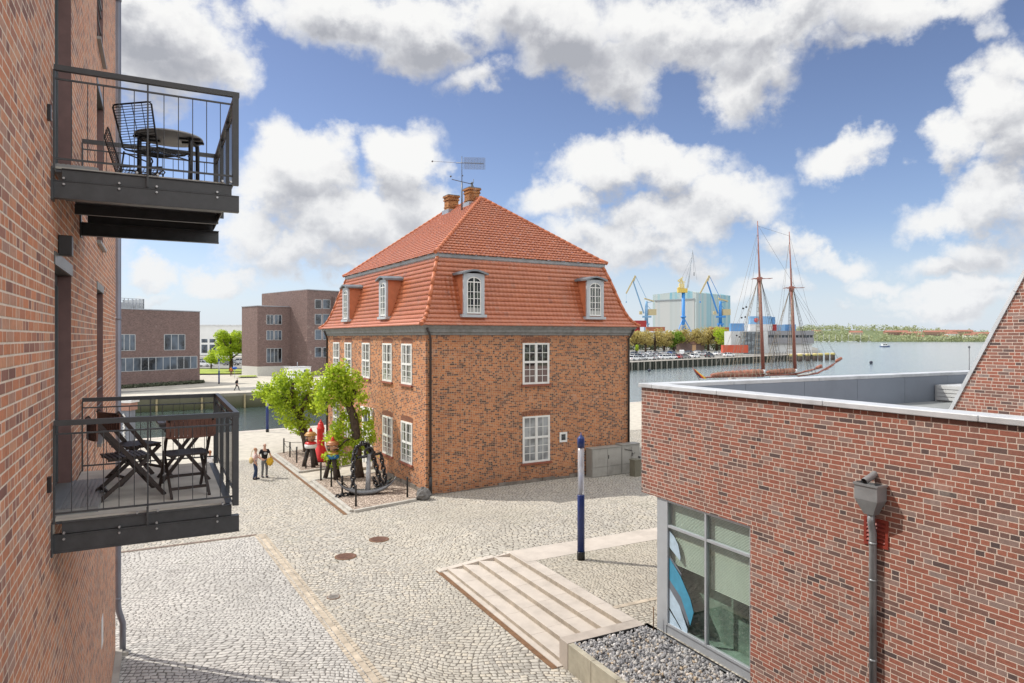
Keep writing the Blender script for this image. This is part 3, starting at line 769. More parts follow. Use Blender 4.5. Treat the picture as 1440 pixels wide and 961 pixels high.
# ridge and hip tiles
m = MB()
def ridge(a, b, st=.36, r=.095):
    a = Vector(a); b = Vector(b); n = max(1, int((b-a).length/st))
    for i in range(n):
        p = a.lerp(b, i/n); q = a.lerp(b, (i+1.18)/n) if i < n-1 else b
        m.tube([p, q], [r*1.12, r*.9], 8)
corn = lambda s: [(s,s),(LX-s,s),(LX-s,LY-s),(s,LY-s)]
for q in range(4):
    for P in (PLOW, PUP):
        for (a, za_), (b, zb_) in zip(P[:-1], P[1:]): ridge((*corn(a)[q], za_+.05), (*corn(b)[q], zb_+.05))
ridge((6.18,6.2,15.80), (6.18,11.0,15.80))
m.build('ridge_tiles', plain('ridge_clay', (.45,.14,.06), .55, 0, .2, 4), house)
# windows
frame_w = plain('old_white_frame', (.70,.70,.67), .5, 0, .05, 8, 0, .4, .12)
sillm = plain('brick_sill', (.27,.09,.055), .85, 0, .2, 6, .004)
curtain = plain('net_curtain', (.52,.53,.52), .7, 0, .12, 6)
def sash(w, h, cols, up, lo, tr):
    f = MB(); T = -.045
    f.box(-w/2, -w/2+.085, T, .01, 0, h); f.box(w/2-.085, w/2, T, .01, 0, h); f.box(-w/2+.085, w/2-.085, T, .01, h-.085, h); f.box(-w/2+.085, w/2-.085, T, .01, 0, .1)
    zt = h*tr
    f.box(-w/2+.085, w/2-.085, T-.01, .01, zt-.055, zt+.055); f.box(-.05, .05, T-.014, .01, .1, h-.085)
    for half in (-1, 1):
        x0, x1 = (.05, w/2-.085) if half > 0 else (-w/2+.085, -.05)
        for i in range(1, cols):
            x = lerp(x0, x1, i/cols); f.box(x-.014, x+.014, -.03, -.006, .1, h-.085)
        for z0, z1, n in ((.1, zt-.055, lo), (zt+.055, h-.085, up)):
            for i in range(1, n):
                z = lerp(z0, z1, i/n); f.box(x0, x1, -.028, -.004, z-.014, z+.014)
            f.box(x0, x0+.03, -.034, -.002, z0, z1); f.box(x1-.03, x1, -.034, -.002, z0, z1)
    g = MB(); r = random.Random(int(w*100+h*1000))
    for half in (-1, 1):
        x0, x1 = (.03, w/2-.06) if half > 0 else (-w/2+.06, -.03)
        g.box(x0, x1, -.018, -.010, .06, h-.06)
    return f, g
def add_window(x, y, z, w, h, rz, cols, up, lo, tr, name='window', gl=None):
    f, g = sash(w, h, cols, up, lo, tr)
    o = f.build(name, frame_w, house, (x, y, z), rz)
    g.build('pane', gl or glass, o)
    s = MB(); s.box(-w/2-.09, w/2+.09, -.11, .0, -.10, -.012); s.build('sill', sillm, o)
    a = MB(); k = int(w/.085)
    for i in range(k+1):
        xx = lerp(-w/2-.02, w/2+.02, i/k); a.box(xx-.034, xx+.034, -.006, .01, h+.012+.05*(1-(2*i/k-1)**2), h+.25+.06*(1-(2*i/k-1)**2))
    a.build('brick_arch', plain('arch_brick', (.20,.085,.05), .9, 0, .5, 9), o)
    return o
def curtainglass(name, edge, low, col):
    m, t, b = newmat(name); co = objco(t); x, y, z = t.sep(co)
    ax = t.m('ADD', t.m('ABSOLUTE', x), t.m('MULTIPLY', t.m('SUBTRACT', t.noise(co, 1.6, 3), .5), .25))
    side = t.mr(ax, edge, edge+.05); bot = t.mr(t.m('ADD', z, t.m('MULTIPLY', t.noise(co, .9, 2), .2)), low+.1, low)
    fold = t.m('ADD', .75, t.m('MULTIPLY', t.m('SINE', t.m('MULTIPLY', x, 75.0)), .25))
    oi = t.n('ShaderNodeObjectInfo').outputs['Random']
    cur = t.m('MULTIPLY', t.m('MAXIMUM', side, bot), fold)
    dark = t.mix(t.mr(t.noise(co, 2.6, 4, .6), .42, .62), (.012,.014,.017), (.07,.085,.065))  # greenish patches on the dark glass painted as tree reflections
    t.lk(t.mix(cur, dark, col), b.inputs['Base Color']); b.inputs['Roughness'].default_value = .04; b.inputs['Specular IOR Level'].default_value = .6
    t.lk(t.bump(t.noise(co, 2.0, 3), .35, .05), b.inputs['Normal']); MATS[name] = m; return m
glassc = glassmat('curtained_glass', (.26,.275,.28), .12, .35, 1.2, .01)
gmid = curtainglass('curtain_side_glass', .40, .35, (.42,.43,.41))
add_window(6.13, 0, 5.05, 1.62, 2.12, 0, 2, 2, 3, .54, gl=curtainglass('half_curtain_glass', .9, 1.0, (.20,.15,.14)))
add_window(6.15, 0, 1.02, 1.66, 2.38, 0, 2, 2, 3, .54, gl=glassc)
for yy in (2.4, 5.2, 8.76, 12.25, 14.85): add_window(0, yy, 5.1, 1.42, 2.04, -math.pi/2, 2, 2, 3, .5, gl=gmid)
for yy in (2.4, 5.15, 12.25, 14.85): add_window(0, yy, 1.17, 1.5, 2.05, -math.pi/2, 2, 2, 3, .5, gl=gmid)
# small window
f = MB(); 
for a,b,c,d in ((-.24,-.14,0,.52),(.14,.24,0,.52),(-.14,.14,0,.1),(-.14,.14,.42,.52)): f.box(a,b,-.04,.01,c,d)
o = f.build('small_window', frame_w, house, (7.84,0,1.92)); g = MB(); g.box(-.15,.15,-.02,-.01,.08,.44); g.build('pane', glass, o)
# door with white surround
f = MB(); f.box(-.85,-.62,-.10,.01,0,3.2); f.box(.62,.85,-.10,.01,0,3.2); f.box(-.95,.95,-.16,.01,3.2,3.42); f.box(-.62,.62,-.05,.01,2.35,2.48); f.box(-.04,.04,-.04,.01,2.48,3.2)
o = f.build('door_surround', white, house, (0,8.4,.0), -math.pi/2)
g = MB(); g.box(-.6,-.01,-.03,.01,.02,2.34); g.box(.01,.6,-.03,.01,.02,2.34)
for sx in (-.31,.31):
    for z0,z1 in ((.2,.9),(1.1,2.15)): g.box(sx-.2,sx+.2,-.045,-.028,z0,z1)
g.build('door', plain('door_paint', (.62,.62,.58), .45), o); g = MB(); g.box(-.6,.6,-.02,.0,2.49,3.19); g.build('pane', glass, o)
g = MB(); g.box(-.9,.9,-.7,.0,-.1,.16); g.build('doorstep', concretelt, o)
# dormers
def dormer(x, y, rz):
    w, h, dp = 1.14, 1.98, 1.15
    c = MB(); c.box(-w/2+.03, w/2-.03, .05, dp, -.10, h)
    d = c.build('dormer', plain('dormer_cheek', (.52,.18,.085), .6, 0, .12, 3), house, (x - (.15 if rz else 0), y - (0 if rz else .15), 8.60), rz)
    f = MB(); lead = plain('lead_grey', (.40,.43,.455), .55, .0, .08, 4)
    f.box(-w/2, -w/2+.18, -.05, .06, -.02, h-.02); f.box(w/2-.18, w/2, -.05, .06, -.02, h-.02)
    n = 10
    for i in range(n):
        a0 = math.pi*i/n; a1 = math.pi*(i+1)/n; rx = w/2-.18; rz_ = .26; zb = h-.42
        p = [(-rx*math.cos(a0), zb+rz_*math.sin(a0)), (-rx*math.cos(a1), zb+rz_*math.sin(a1))]
        f.add([(p[0][0],-.05,p[0][1]),(p[1][0],-.05,p[1][1]),(p[1][0],-.05,h),(p[0][0],-.05,h),(p[0][0],.06,p[0][1]),(p[1][0],.06,p[1][1])], [(0,1,2,3),(0,4,5,1)])
    f.box(-w/2-.1, w/2+.1, -.12, .3, -.16, -.025)
    f.build('frame', lead, d)
    k = MB(); n = 10
    top = [(lerp(-w/2-.16, w/2+.16, i/n), h + .02 + .17*math.sin(math.pi*i/n)**1.3) for i in range(n+1)]
    ev = [(p[0], p[1]-.09) for p in top]
    vs = [(a,-.2,b) for a,b in top] + [(a,dp,b+.04) for a,b in top] + [(a,-.2,b) for a,b in ev] + [(a,dp,b) for a,b in ev]
    fs = []; N = n+1
    for i in range(n): fs += [(i,i+1,N+i+1,N+i), (2*N+i,2*N+i+1,i+1,i), (3*N+i,3*N+i+1,2*N+i+1,2*N+i)]
    fs += [(0,N,3*N,2*N), (n,2*N+n,3*N+n,N+n)]
    k.add(vs, fs, False); k.build('dormer_roof', plain('lead_roof', (.17,.185,.20), .5, .2, .15, 3), d)
    wf = MB(); a, b = -w/2+.18, w/2-.18; zt = h-.42
    wf.box(a, a+.06, -.035, .02, .02, zt); wf.box(b-.06, b, -.035, .02, .02, zt); wf.box(a+.06, b-.06, -.035, .02, .02, .09)
    wf.box(-.028, .028, -.04, .02, .09, zt+.22); wf.box(a+.06,b-.06,-.038,.02, zt-.03, zt+.02)
    for zz in (.42,.75,1.08): wf.box(a+.06, b-.06, -.03, .0, zz-.013, zz+.013)
    for xx in (a/2, b/2): wf.box(xx-.011, xx+.011, -.029, .0, .09, zt)
    n = 10; rx = w/2-.18
    for i in range(n):
        a0 = math.pi*i/n; a1 = math.pi*(i+1)/n
        q = [(-(rx-e)*math.cos(t_), zt+(.26-e)*math.sin(t_)) for e in (0,.06) for t_ in (a0,a1)]
        wf.add([(q[0][0],-.036,q[0][1]),(q[1][0],-.036,q[1][1]),(q[3][0],-.036,q[3][1]),(q[2][0],-.036,q[2][1])], [(0,1,2,3)])
    wf.build('dormer_window', frame_w, d)
    g = MB(); g.prism([(a+.02,.03)]+[(b-.02,.03)]+[((rx-.01)*math.cos(math.pi*i/10), zt+.25*math.sin(math.pi*i/10)) for i in range(11)], 0, .006, 0, Matrix(((1,0,0,0),(0,0,1,-.02),(0,1,0,0),(0,0,0,1))))
    g.build('pane', gmid, d)
for x in (2.45, 9.83): dormer(x, .0, 0)
for y in (5.45, 12.3): dormer(.0, y, -math.pi/2)
# chimneys
chb = plain('chimney_brick', (.36,.16,.06), .85, 0, .25, 6)
def chimney(x, y, zt, cap):
    c = MB(); c.box(x-.34,x+.34,y-.34,y+.34,14.6,zt-.30); c.box(x-.39,x+.39,y-.39,y+.39,zt-.30,zt-.22); c.box(x-.36,x+.36,y-.36,y+.36,zt-.22,zt-.1); c.box(x-.42,x+.42,y-.42,y+.42,zt-.1,zt); c.box(x-.37,x+.37,y-.37,y+.37,zt-.75,zt-.68)
    o = c.build('chimney', brickmat('brick_chimney%d' % int(x*10+y), [(0,(.20,.08,.03)),(.5,(.36,.15,.05)),(1,(.45,.21,.08))], (.3,.2,.12), .085,.27,.012,.3,1,.9,.4), house)
    k = MB(); k.box(x-.4,x+.4,y-.4,y+.4,zt+.002,zt+.05)
    if cap: k.lathe([(.15,0),(.14,.08),(.07,.2),(.06,.28),(.10,.30),(.02,.40)], 10, (x,y,zt+.05))
    k.build('chimney_cap', steelb, o)
    k = MB(); k.box(x-.44,x+.44,y-.5,y+.5,15.0,15.6); k.build('lead_flashing', zinc, o)
chimney(6.05, 7.1, 16.45, True); chimney(6.0, 9.9, 16.5, False)
# weather mast with mesh vane
m = MB(); mx, my = 5.2, 6.75; mz = 14.95
m.tube([(mx,my,mz),(mx,my,16.75)], [.055,.04], 8); m.tube([(mx,my,16.7),(mx,my,18.25)], .022, 6)
m.tube([(mx-.75,my-.2,16.75),(mx+.75,my+.2,16.72)], .022, 6); m.tube([(mx+.75,my+.2,16.72),(mx+.9,my+.25,16.85),(mx+.9,my+.25,17.05)], .02, 6)
m.ball((mx-.85,my-.25,16.9), .06); m.ball((mx+.05,my,17.1), .04)
m.build('weather_mast', steelb, house)
m = MB()
ux, uy = math.cos(R(-26)), math.sin(R(-26))
P = lambda a, z: (mx+ux*a, my+uy*a, z)
for i in range(15): m.tube([P(.12+.09*i,17.5),P(.12+.09*i,18.18)], .008, 4, caps=False)
for i in range(13): m.tube([P(.12,17.5+.0567*i),P(1.38,17.5+.0567*i)], .008, 4, caps=False)
m.tube([P(-.35,17.86),P(1.3,17.84)], .028, 6)
m.tube([P(-.35,17.86),P(-1.7,17.92)], .010, 5); m.ball(P(-1.75,17.92), .06)
m.build('mesh_vane', plain('vane_wire', (.18,.19,.21), .5, .3), house)
# downpipes
dp = plain('brown_downpipe', (.045,.032,.028), .5, .1)
def dpipe(x, y, sgn, z0):
    m = MB(); m.tube([(x-.25*sgn,y-.25,7.9),(x-.1*sgn,y-.2,7.62),(x,y-.08,7.4),(x,y-.08,z0)], .055, 10)
    for z in (6.4,4.6,2.8,1.0): m.lathe([(.062,-.03),(.065,0),(.062,.03)], 10, (x,y-.08,z))
    return m.build('downpipe', dp, house)
dpipe(.2, 0, 1, -.1); dpipe(LX-.1, 0, -1, -.3); dpipe(-.06, LY-.1, 1, -.1)
m = MB(); m.tube([(.2,-.085,-.05),(.2,-.085,.9)], .075, 10); m.build('pipe_guard', black, house)
# fieldstone at the corner
x, y = H2W(-.38, -.62)
m = MB(); m.ball((0,0,.22), .34, 12, 8, 0, (1.05,.9,.95))
r = random.Random(5); m.v = [(a*(1+r.uniform(-.16,.16)), b*(1+r.uniform(-.16,.16)), max(-.05, c*(1+r.uniform(-.12,.14)))) for a,b,c in m.v]
m.sm = [False]*len(m.sm)
o = m.build('corner_boulder', plain('granite', (.15,.145,.14), .95, 0, .4, 5, .02, .2), None, (x,y,0)); tag(o, 'rough grey boulder guarding the near corner of the old house', 'boulder')

# ================================================================ GARDEN BED, BOLLARDS, SCULPTURES
bedm = gravB
def bed(pts, name):
    m = MB(); m.prism([H2W(*p) for p in pts], .02, .07); o = m.build(name, bedm); o['kind'] = 'stuff'; return o
tag(bed([(-3.85,-1.15),(-.75,-.62),(-.05,.0),(-.05,6.1),(-3.72,5.75)], 'bed_gravel'), 'brown gravel bed around the black anchor', 'gravel')
tag(bed([(-3.75,8.55),(-.05,9.4),(-.05,16.8),(-3.75,15.4)], 'bed_gravel'), 'brown gravel bed around the red buoy', 'gravel')
m = MB()
def kerb(m, a, b, w=.17, z=.11, st=1.2):
    a = Vector((*H2W(*a),0)); b = Vector((*H2W(*b),0)); d = b-a; L = d.length; d.normalize(); n = max(1, round(L/st))
    for i in range(n): m.bar(a+d*(L*i/n+.006)+Vector((0,0,z/2-.02)), a+d*(L*(i+1)/n-.006)+Vector((0,0,z/2-.02)), w, z+.04)
for a, b in (((-3.95,-1.22),(-3.82,5.85)),((-3.86,-1.30),(-.8,-.70)),((-3.73,5.85),(-.1,6.15))): kerb(m, a, b)
tag(m.build('garden_edging', concrete, bevel=.01), 'pale stone edging round the anchor gravel bed', 'edging', 'stone edgings of the gravel beds')
m = MB()
for a, b in (((-3.85,8.4),(-3.83,15.5)),((-3.76,8.45),(-.1,9.3))): kerb(m, a, b)
tag(m.build('garden_edging', concrete, bevel=.01), 'pale stone edging round the red buoy gravel bed', 'edging', 'stone edgings of the gravel beds')
m = MB(); ribbon(m, [H2W(-4.28,-1.5), H2W(-4.16,15.0)], .16, .012, .012, 1.0); struct(m.build('bed_drain_path', rust))
m = MB(); ribbon(m, [H2W(-4.08,-1.45), H2W(-4.0,15.0)], .2, .011, .015, 1.0); struct(m.build('bed_border_path', concrete))
m = MB(); m.add([(*H2W(-4.5,5.95),.009),(*H2W(0,6.25),.009),(*H2W(0,9.2),.009),(*H2W(-4.0,8.35),.009)], [(0,1,2,3)]); struct(m.build('door_path', MATS['pale_paving']))
posts = [(-3.3,15.2),(-3.31,13.41),(-3.37,11.35),(-3.35,9.24),(-3.46,5.6),(-3.4,3.85),(-3.49,1.7),(-3.56,-.6),(-.98,-.12)]
plab = ['farthest bollard of the chained row by the red buoy','second bollard from the far end of the chained row','third bollard from the far end, short of the painted bust','bollard beside the legs of the red banded bust','first bollard of the anchor bed, by the blue banded bust','bollard in front of the blue banded bust','bollard between the blue banded bust and the anchor flukes','nearest bollard, at the outer corner of the anchor bed','lone bollard close to the corner boulder of the house']
proto = None
for p, l in zip(posts, plab):
    w = H2W(*p)
    if proto is None:
        proto = thing('bollard', 'slim black ' + l, 'bollard', (*w,.05), 0, 'slim black bollards round the gravel beds')
        b = MB(); b.lathe([(.045,0),(.045,.86),(.04,.9)], 12); b.build('post', black, proto)
        b = MB(); b.lathe([(.052,0),(.052,.03),(.03,.06),(.005,.07)], 12, (0,0,.9)); b.build('cap', black, proto)
    else: dup(proto, (*w,.05), 0, 'slim black ' + l)
def chain_sag(a, b, za, sag, n=14): return [(lerp(a[0],b[0],i/n), lerp(a[1],b[1],i/n), za - sag*4*(i/n)*(1-i/n)) for i in range(n+1)]
for i, l in ((0,'far thin chain sagging between the first two bollards of the row'),(1,'thin chain sagging between the second and third bollards of the row')):
    a, b = H2W(*posts[i]), H2W(*posts[i+1]); m = MB(); m.tube(chain_sag(a,b,.82,.25), .014, 5); tag(m.build('barrier_chain', black), l, 'chain', 'thin chains between the bollards')
a, b = H2W(-3.3,15.2), H2W(-.6,15.9); m = MB(); m.tube(chain_sag(a,b,.82,.22), .014, 5); tag(m.build('barrier_chain', black), 'thin chain running from the last bollard towards the house wall', 'chain', 'thin chains between the bollards')
# red buoy
bx, by = H2W(-2.0, 11.2)
t = thing('channel_buoy', 'tall bright red channel buoy standing on the gravel bed', 'buoy', (bx,by,.05), .4)
m = MB(); m.lathe([(.46,0),(.52,.05),(.52,.16),(.47,.30),(.34,.62),(.25,.85),(.225,1.0),(.215,1.9),(.235,1.93),(.235,1.99),(.20,2.03),(.17,2.22),(.12,2.32)], 28); m.build('body', redp, t)
m = MB(); m.lathe([(.12,0),(.07,.06),(.035,.09),(.035,.17),(.01,.18)], 16, (0,0,2.33)); m.build('cap', redp, t)
m = MB(); m.lathe([(.22,0),(.24,.02),(.22,.05)], 28, (0,0,1.02)); m.lathe([(.525,0),(.54,.03),(.525,.06)], 28, (0,0,.08)); m.build('ring', plain('dark_red', (.33,.012,.01), .4), t)
m = MB()
for z in (1.32,1.56): m.box(-.07,.07,-.235,-.20,z,z+.16)
m.build('number_plate', white, t, rz=R(20))
# painted busts on timber tripods
skinp = plain('painted_face', (.42,.22,.12), .45, 0, .05); hairp = plain('painted_dark_hair', (.02,.014,.012), .4); goldp = plain('painted_ochre', (.40,.20,.05), .4)
def bust(x, y, rz, label, col1, col2, hat):
    t = thing('painted_bust', label, 'sculpture', (*H2W(x,y), .05), rz, 'painted busts on timber tripods')
    for a in (R(-100), R(10), R(130)):
        m = MB(); m.tube([(.42*math.cos(a), .42*math.sin(a), -.03), (.13*math.cos(a), .13*math.sin(a), 1.12)], [.125,.115], 10); m.build('leg', poleswood, t)
    m = MB(); m.lathe([(.30,1.08),(.34,1.14),(.35,1.26),(.33,1.30)], 20); m.build('lower_band', col2, t)
    m = MB(); m.lathe([(.33,1.301),(.33,1.36),(.28,1.42),(.16,1.46)], 20); m.build('upper_band', col1, t)
    m = MB(); m.ball((0,-.02,1.68), .27, 16, 12, 0, (.9,1,1.08)); m.tube([(0,-.27,1.70),(0,-.34,1.64),(0,-.27,1.61)], [.04,.05,.03], 8); 
    for sx in (-1,1): m.ball((sx*.25,0,1.66), .06, 8, 6)
    h = m.build('head', skinp, t)
    m = MB(); m.ball((0,.07,1.66), .285, 14, 10, 0, (.98,.95,1.0)); m.build('hair', hairp, t)
    m = MB()
    for sx in (-1,1):
        m.tube([(sx*.01,-.30,1.57),(sx*.1,-.30,1.55),(sx*.17,-.24,1.59)], [.02,.03,.008], 6); m.tube([(sx*.05,-.25,1.80),(sx*.1,-.26,1.82),(sx*.16,-.21,1.80)], .016, 5)
    m.build('moustache', hairp, t)
    m = MB()
    for sx in (-1,1): m.ball((sx*.09,-.262,1.745), .03, 8, 6, 0, (1.2,.6,.8))
    m.build('eyes', white, t)
    m = MB(); m.ball((0,0,1.86), .31, 16, 8, 0, (1,1.05,.55)); m.lathe([(.33,1.78),(.36,1.80),(.34,1.86)], 18); m.build('hat', hat, t)
    m = MB(); m.lathe([(.1,2.0),(.12,2.05),(.06,2.12),(.08,2.17),(.01,2.22)], 12); m.build('hat_knob', redp, t)
bust(-2.95, 9.75, R(20), 'painted bust with red and white collar on a timber tripod', redp, white, goldp)
bust(-2.8, 5.75, R(20), 'painted bust with yellow and blue collar on a timber tripod', goldp, plain('painted_blue', (.02,.16,.42), .4), plain('painted_orange', (.33,.13,.05), .4))
# big black anchor with its chain
ax, ay = H2W(-2.3, 1.9)
t = thing('ship_anchor', 'huge black ship anchor with arched chain on the gravel bed', 'anchor', (ax,ay,.07), HR)
def anchor_arm(m, sgn):
    pass
m = MB()
arc = []
for i in range(15):
    a = lerp(-1.15, 1.15, i/14); arc.append((1.5*math.sin(a), -.45-.12*abs(a), 1.15-1.15*math.cos(a)+.03))
for p, q in zip(arc[:-1], arc[1:]):
    pass
prof = []
for i, p in enumerate(arc):
    k = abs(i-7)/7; w = lerp(.62, .10, k**1.6); h = lerp(.16,.08,k)
    prof.append((p, w, h))
vs = []; fs = []
for (p, w, h) in prof:
    x, y, z = p; vs += [(x,y-w/2,z),(x,y+w/2,z),(x,y+w/2,z+h),(x,y-w/2,z+h)]
for i in range(len(prof)-1):
    o = 4*i
    for k in range(4): fs.append((o+k, o+(k+1)%4, o+4+(k+1)%4, o+4+k))
m.add(vs, fs, True)
m.build('arms', plain('lit_black_paint', (.11,.112,.118), .25, 0, .3, 8, .002, .8), t, rz=R(-14))  # black arms coloured grey for the light on their top faces
for sgn in (-1, 1):
    m = MB(); a0, a1 = .62*sgn, 1.16*sgn
    P = lambda a, dr: (1.5*math.sin(a)*(1-dr), -.53, 1.15-(1.15-dr*1.2)*math.cos(a)+.09)
    A, B, C_ = P(a0,.08), P((a0+a1)/2,.10), P(a1,.05)
    m.add([(A[0],A[1]-.02,A[2]),(B[0],B[1]-.27,B[2]),(C_[0],C_[1],C_[2]),(B[0],B[1]+.27,B[2]),(B[0],B[1],B[2]-.07)], [(0,1,2),(0,2,3),(0,4,1),(1,4,2),(2,4,3),(3,4,0)]); m.build('fluke', blackgloss, t, rz=R(-14))
m = MB(); m.tube([(0,-.33,.1),(.12,-.05,.9),(.28,.35,1.72)], [.13,.115,.10], 8); m.build('shank', plain('silver_grey_paint', (.28,.285,.29), .35, .1, .2, 6), t)
m = MB(); m.tube([(.28+.2*math.cos(a), .35, 1.85+.2*math.sin(a)) for a in [k*math.pi/6 for k in range(12)]], .065, 8, closed=True); m.build('shackle', blackgloss, t)
m = MB(); m.tube([(-.35,.2,1.62),(.3,.36,1.66),(.95,.5,1.70)], [.06,.085,.06], 10); m.build('stock', blackgloss, t)
def chain(m, path, ll=.30, wr=.045):
    P = [Vector(p) for p in path]; seg = []
    L = [0]
    for a, b in zip(P[:-1], P[1:]): L.append(L[-1] + (b-a).length)
    n = int(L[-1]/(ll*.62)); 
    def at(s):
        for i in range(len(P)-1):
            if s <= L[i+1] or i == len(P)-2: return P[i].lerp(P[i+1], (s-L[i])/max(1e-6,L[i+1]-L[i]))
    for i in range(n):
        c = at(L[-1]*(i+.5)/n); d = (at(min(L[-1],L[-1]*(i+.7)/n)) - at(max(0,L[-1]*(i+.3)/n))).normalized()
        s = d.orthogonal().normalized(); u = d.cross(s)
        a = u if i % 2 else s
        m.tube([c + d*(ll/2-.02)*math.cos(k*math.pi/5) + a*(ll*.30)*math.sin(k*math.pi/5) for k in range(10)], wr, 6, closed=True)
m = MB()
apx = [(-.62,-.1,.05),(-.60,.05,.5),(-.55,.2,1.2),(-.48,.3,1.75),(-.3,.38,2.1),(0,.42,2.28),(.22,.42,2.2),(.45,.42,1.75),(.62,.40,1.25),(.72,.36,.8),(.85,.25,.35),(1.0,.1,.1)]
chain(m, apx, .32, .052); chain(m, [(.1,.5,2.25),(.35,.55,1.9),(.62,.6,1.72)]); chain(m, [(.95,.5,1.62),(1.02,.45,1.1),(1.1,.35,.55),(1.15,.2,.15)]); chain(m, [(-.62,-.1,.06),(-.9,-.3,.06),(-1.25,-.35,.06),(-1.55,-.5,.05)]); chain(m, [(.45,.2,.6),(.6,.15,.2),(.95,.3,.1),(.8,.55,.08)])
m.build('chain', blackgloss, t)
# electrical cabinets
bx0, by0 = H2W(9.2, -.72)
t = thing('electrical_cabinet', 'wide grey steel utility cabinet against the shaded brick wall', 'cabinet', (bx0,by0,-.02), HR)
cabm = plain('cabinet_grey', (.30,.295,.27), .5, .1, .08, 2.5, 0, .4, .35)
m = MB(); m.box(0,2.0,0,.52,0,1.52); m.box(-.03,2.0,-.03,.54,1.521,1.56); m.box(2.012,3.3,0,.52,0,1.58); m.box(2.012,3.32,-.03,.54,1.581,1.62); m.build('body', cabm, t, bevel=.008)
for x0, x1 in ((.04,1.02),(1.05,1.96),(2.05,2.66),(2.69,3.26)):
    m = MB(); m.box(x0, x1, -.018, -.002, .56, 1.48); m.box(x0, x1, -.016, -.002, .06, .53); o = m.build('cabinet_door', plain('cabinet_door_grey', (.345,.335,.305), .5, .1, .08, 2.0, 0, .4, .3), t, bevel=.004)
    if x0 in (1.05, 2.69):
        h = MB(); h.box(x0+.03,x0+.07,-.035,-.019,.95,1.15); h.build('handle', black, o)
m = MB()
def scrawl(m, pts, y=-.021): 
    for a, b in zip(pts[:-1], pts[1:]): m.bar((a[0],y,a[1]), (b[0],y,b[1]), .004, .022, 0, (0,1,0))
sx = 2.2
for k in range(5): scrawl(m, [(sx+.11*k,1.35-.025*k),(sx+.03+.11*k,1.40-.025*k),(sx+.06+.11*k,1.31-.025*k),(sx+.10+.11*k,1.37-.025*k),(sx+.11+.11*k,1.30-.025*k)])
scrawl(m, [(2.72,1.0),(2.78,1.12),(2.86,1.02),(2.9,1.13),(2.95,1.08)])
m.build('graffiti_mark', black, t)

# ================================================================ LAMP COLUMNS
def tubeglass():
    m, t, b = newmat('clear_lamp_tube')
    tr = t.n('ShaderNodeBsdfTransparent'); tr.inputs[0].default_value = (.86,.88,.92,1)
    mx = t.n('ShaderNodeMixShader'); mx.inputs[0].default_value = .34
    b.inputs['Base Color'].default_value = (.85,.86,.90,1); b.inputs['Roughness'].default_value = .15
    t.lk(tr.outputs[0], mx.inputs[1]); t.lk(b.outputs[0], mx.inputs[2]); t.lk(mx.outputs[0], m.node_tree.nodes['Material Output'].inputs[0]); return m
ltube = tubeglass()
x, y = G(817, 787, .6)
lamp = thing('light_column', 'slim blue lamp column with clear tube standing on the terrace by the steps', 'street lamp', (x, y, .6), 0, 'blue lamp columns')
m = MB(); m.lathe([(.125,0),(.125,.24),(.118,.25)], 20); m.build('base', black, lamp)
m = MB(); m.lathe([(.112,.25),(.112,1.98),(.108,2.0)], 20); m.build('post', blue, lamp)
m = MB(); m.lathe([(.10,2.0),(.10,3.46)], 20); m.build('lamp_tube', ltube, lamp)
m = MB(); m.lathe([(.055,2.0),(.055,2.7)], 10); m.lathe([(.02,2.7),(.02,3.46)], 8)
for k in range(22): m.lathe([(.03,2.85+.028*k),(.04,2.86+.028*k),(.03,2.87+.028*k)], 10)
m.build('inner_rod', plain('lamp_grey', (.30,.33,.42), .4, .2), lamp)
m = MB(); m.lathe([(.02,2.68),(.05,2.70),(.055,2.78),(.03,2.86),(.01,2.9)], 14); m.build('bulb', white, lamp)
m = MB(); m.lathe([(.112,3.46),(.112,3.74),(.10,3.76),(.02,3.85),(.012,3.92)], 20); m.build('cap', blue, lamp)
x, y = G(376, 608); dup(lamp, (x,y,0), 0, 'blue lamp column by the canal edge, half hidden by leaves')
x, y = W(308, 104); dup(lamp, (x,y,.35), 0, 'blue and white lamp column across the canal by the dark office')

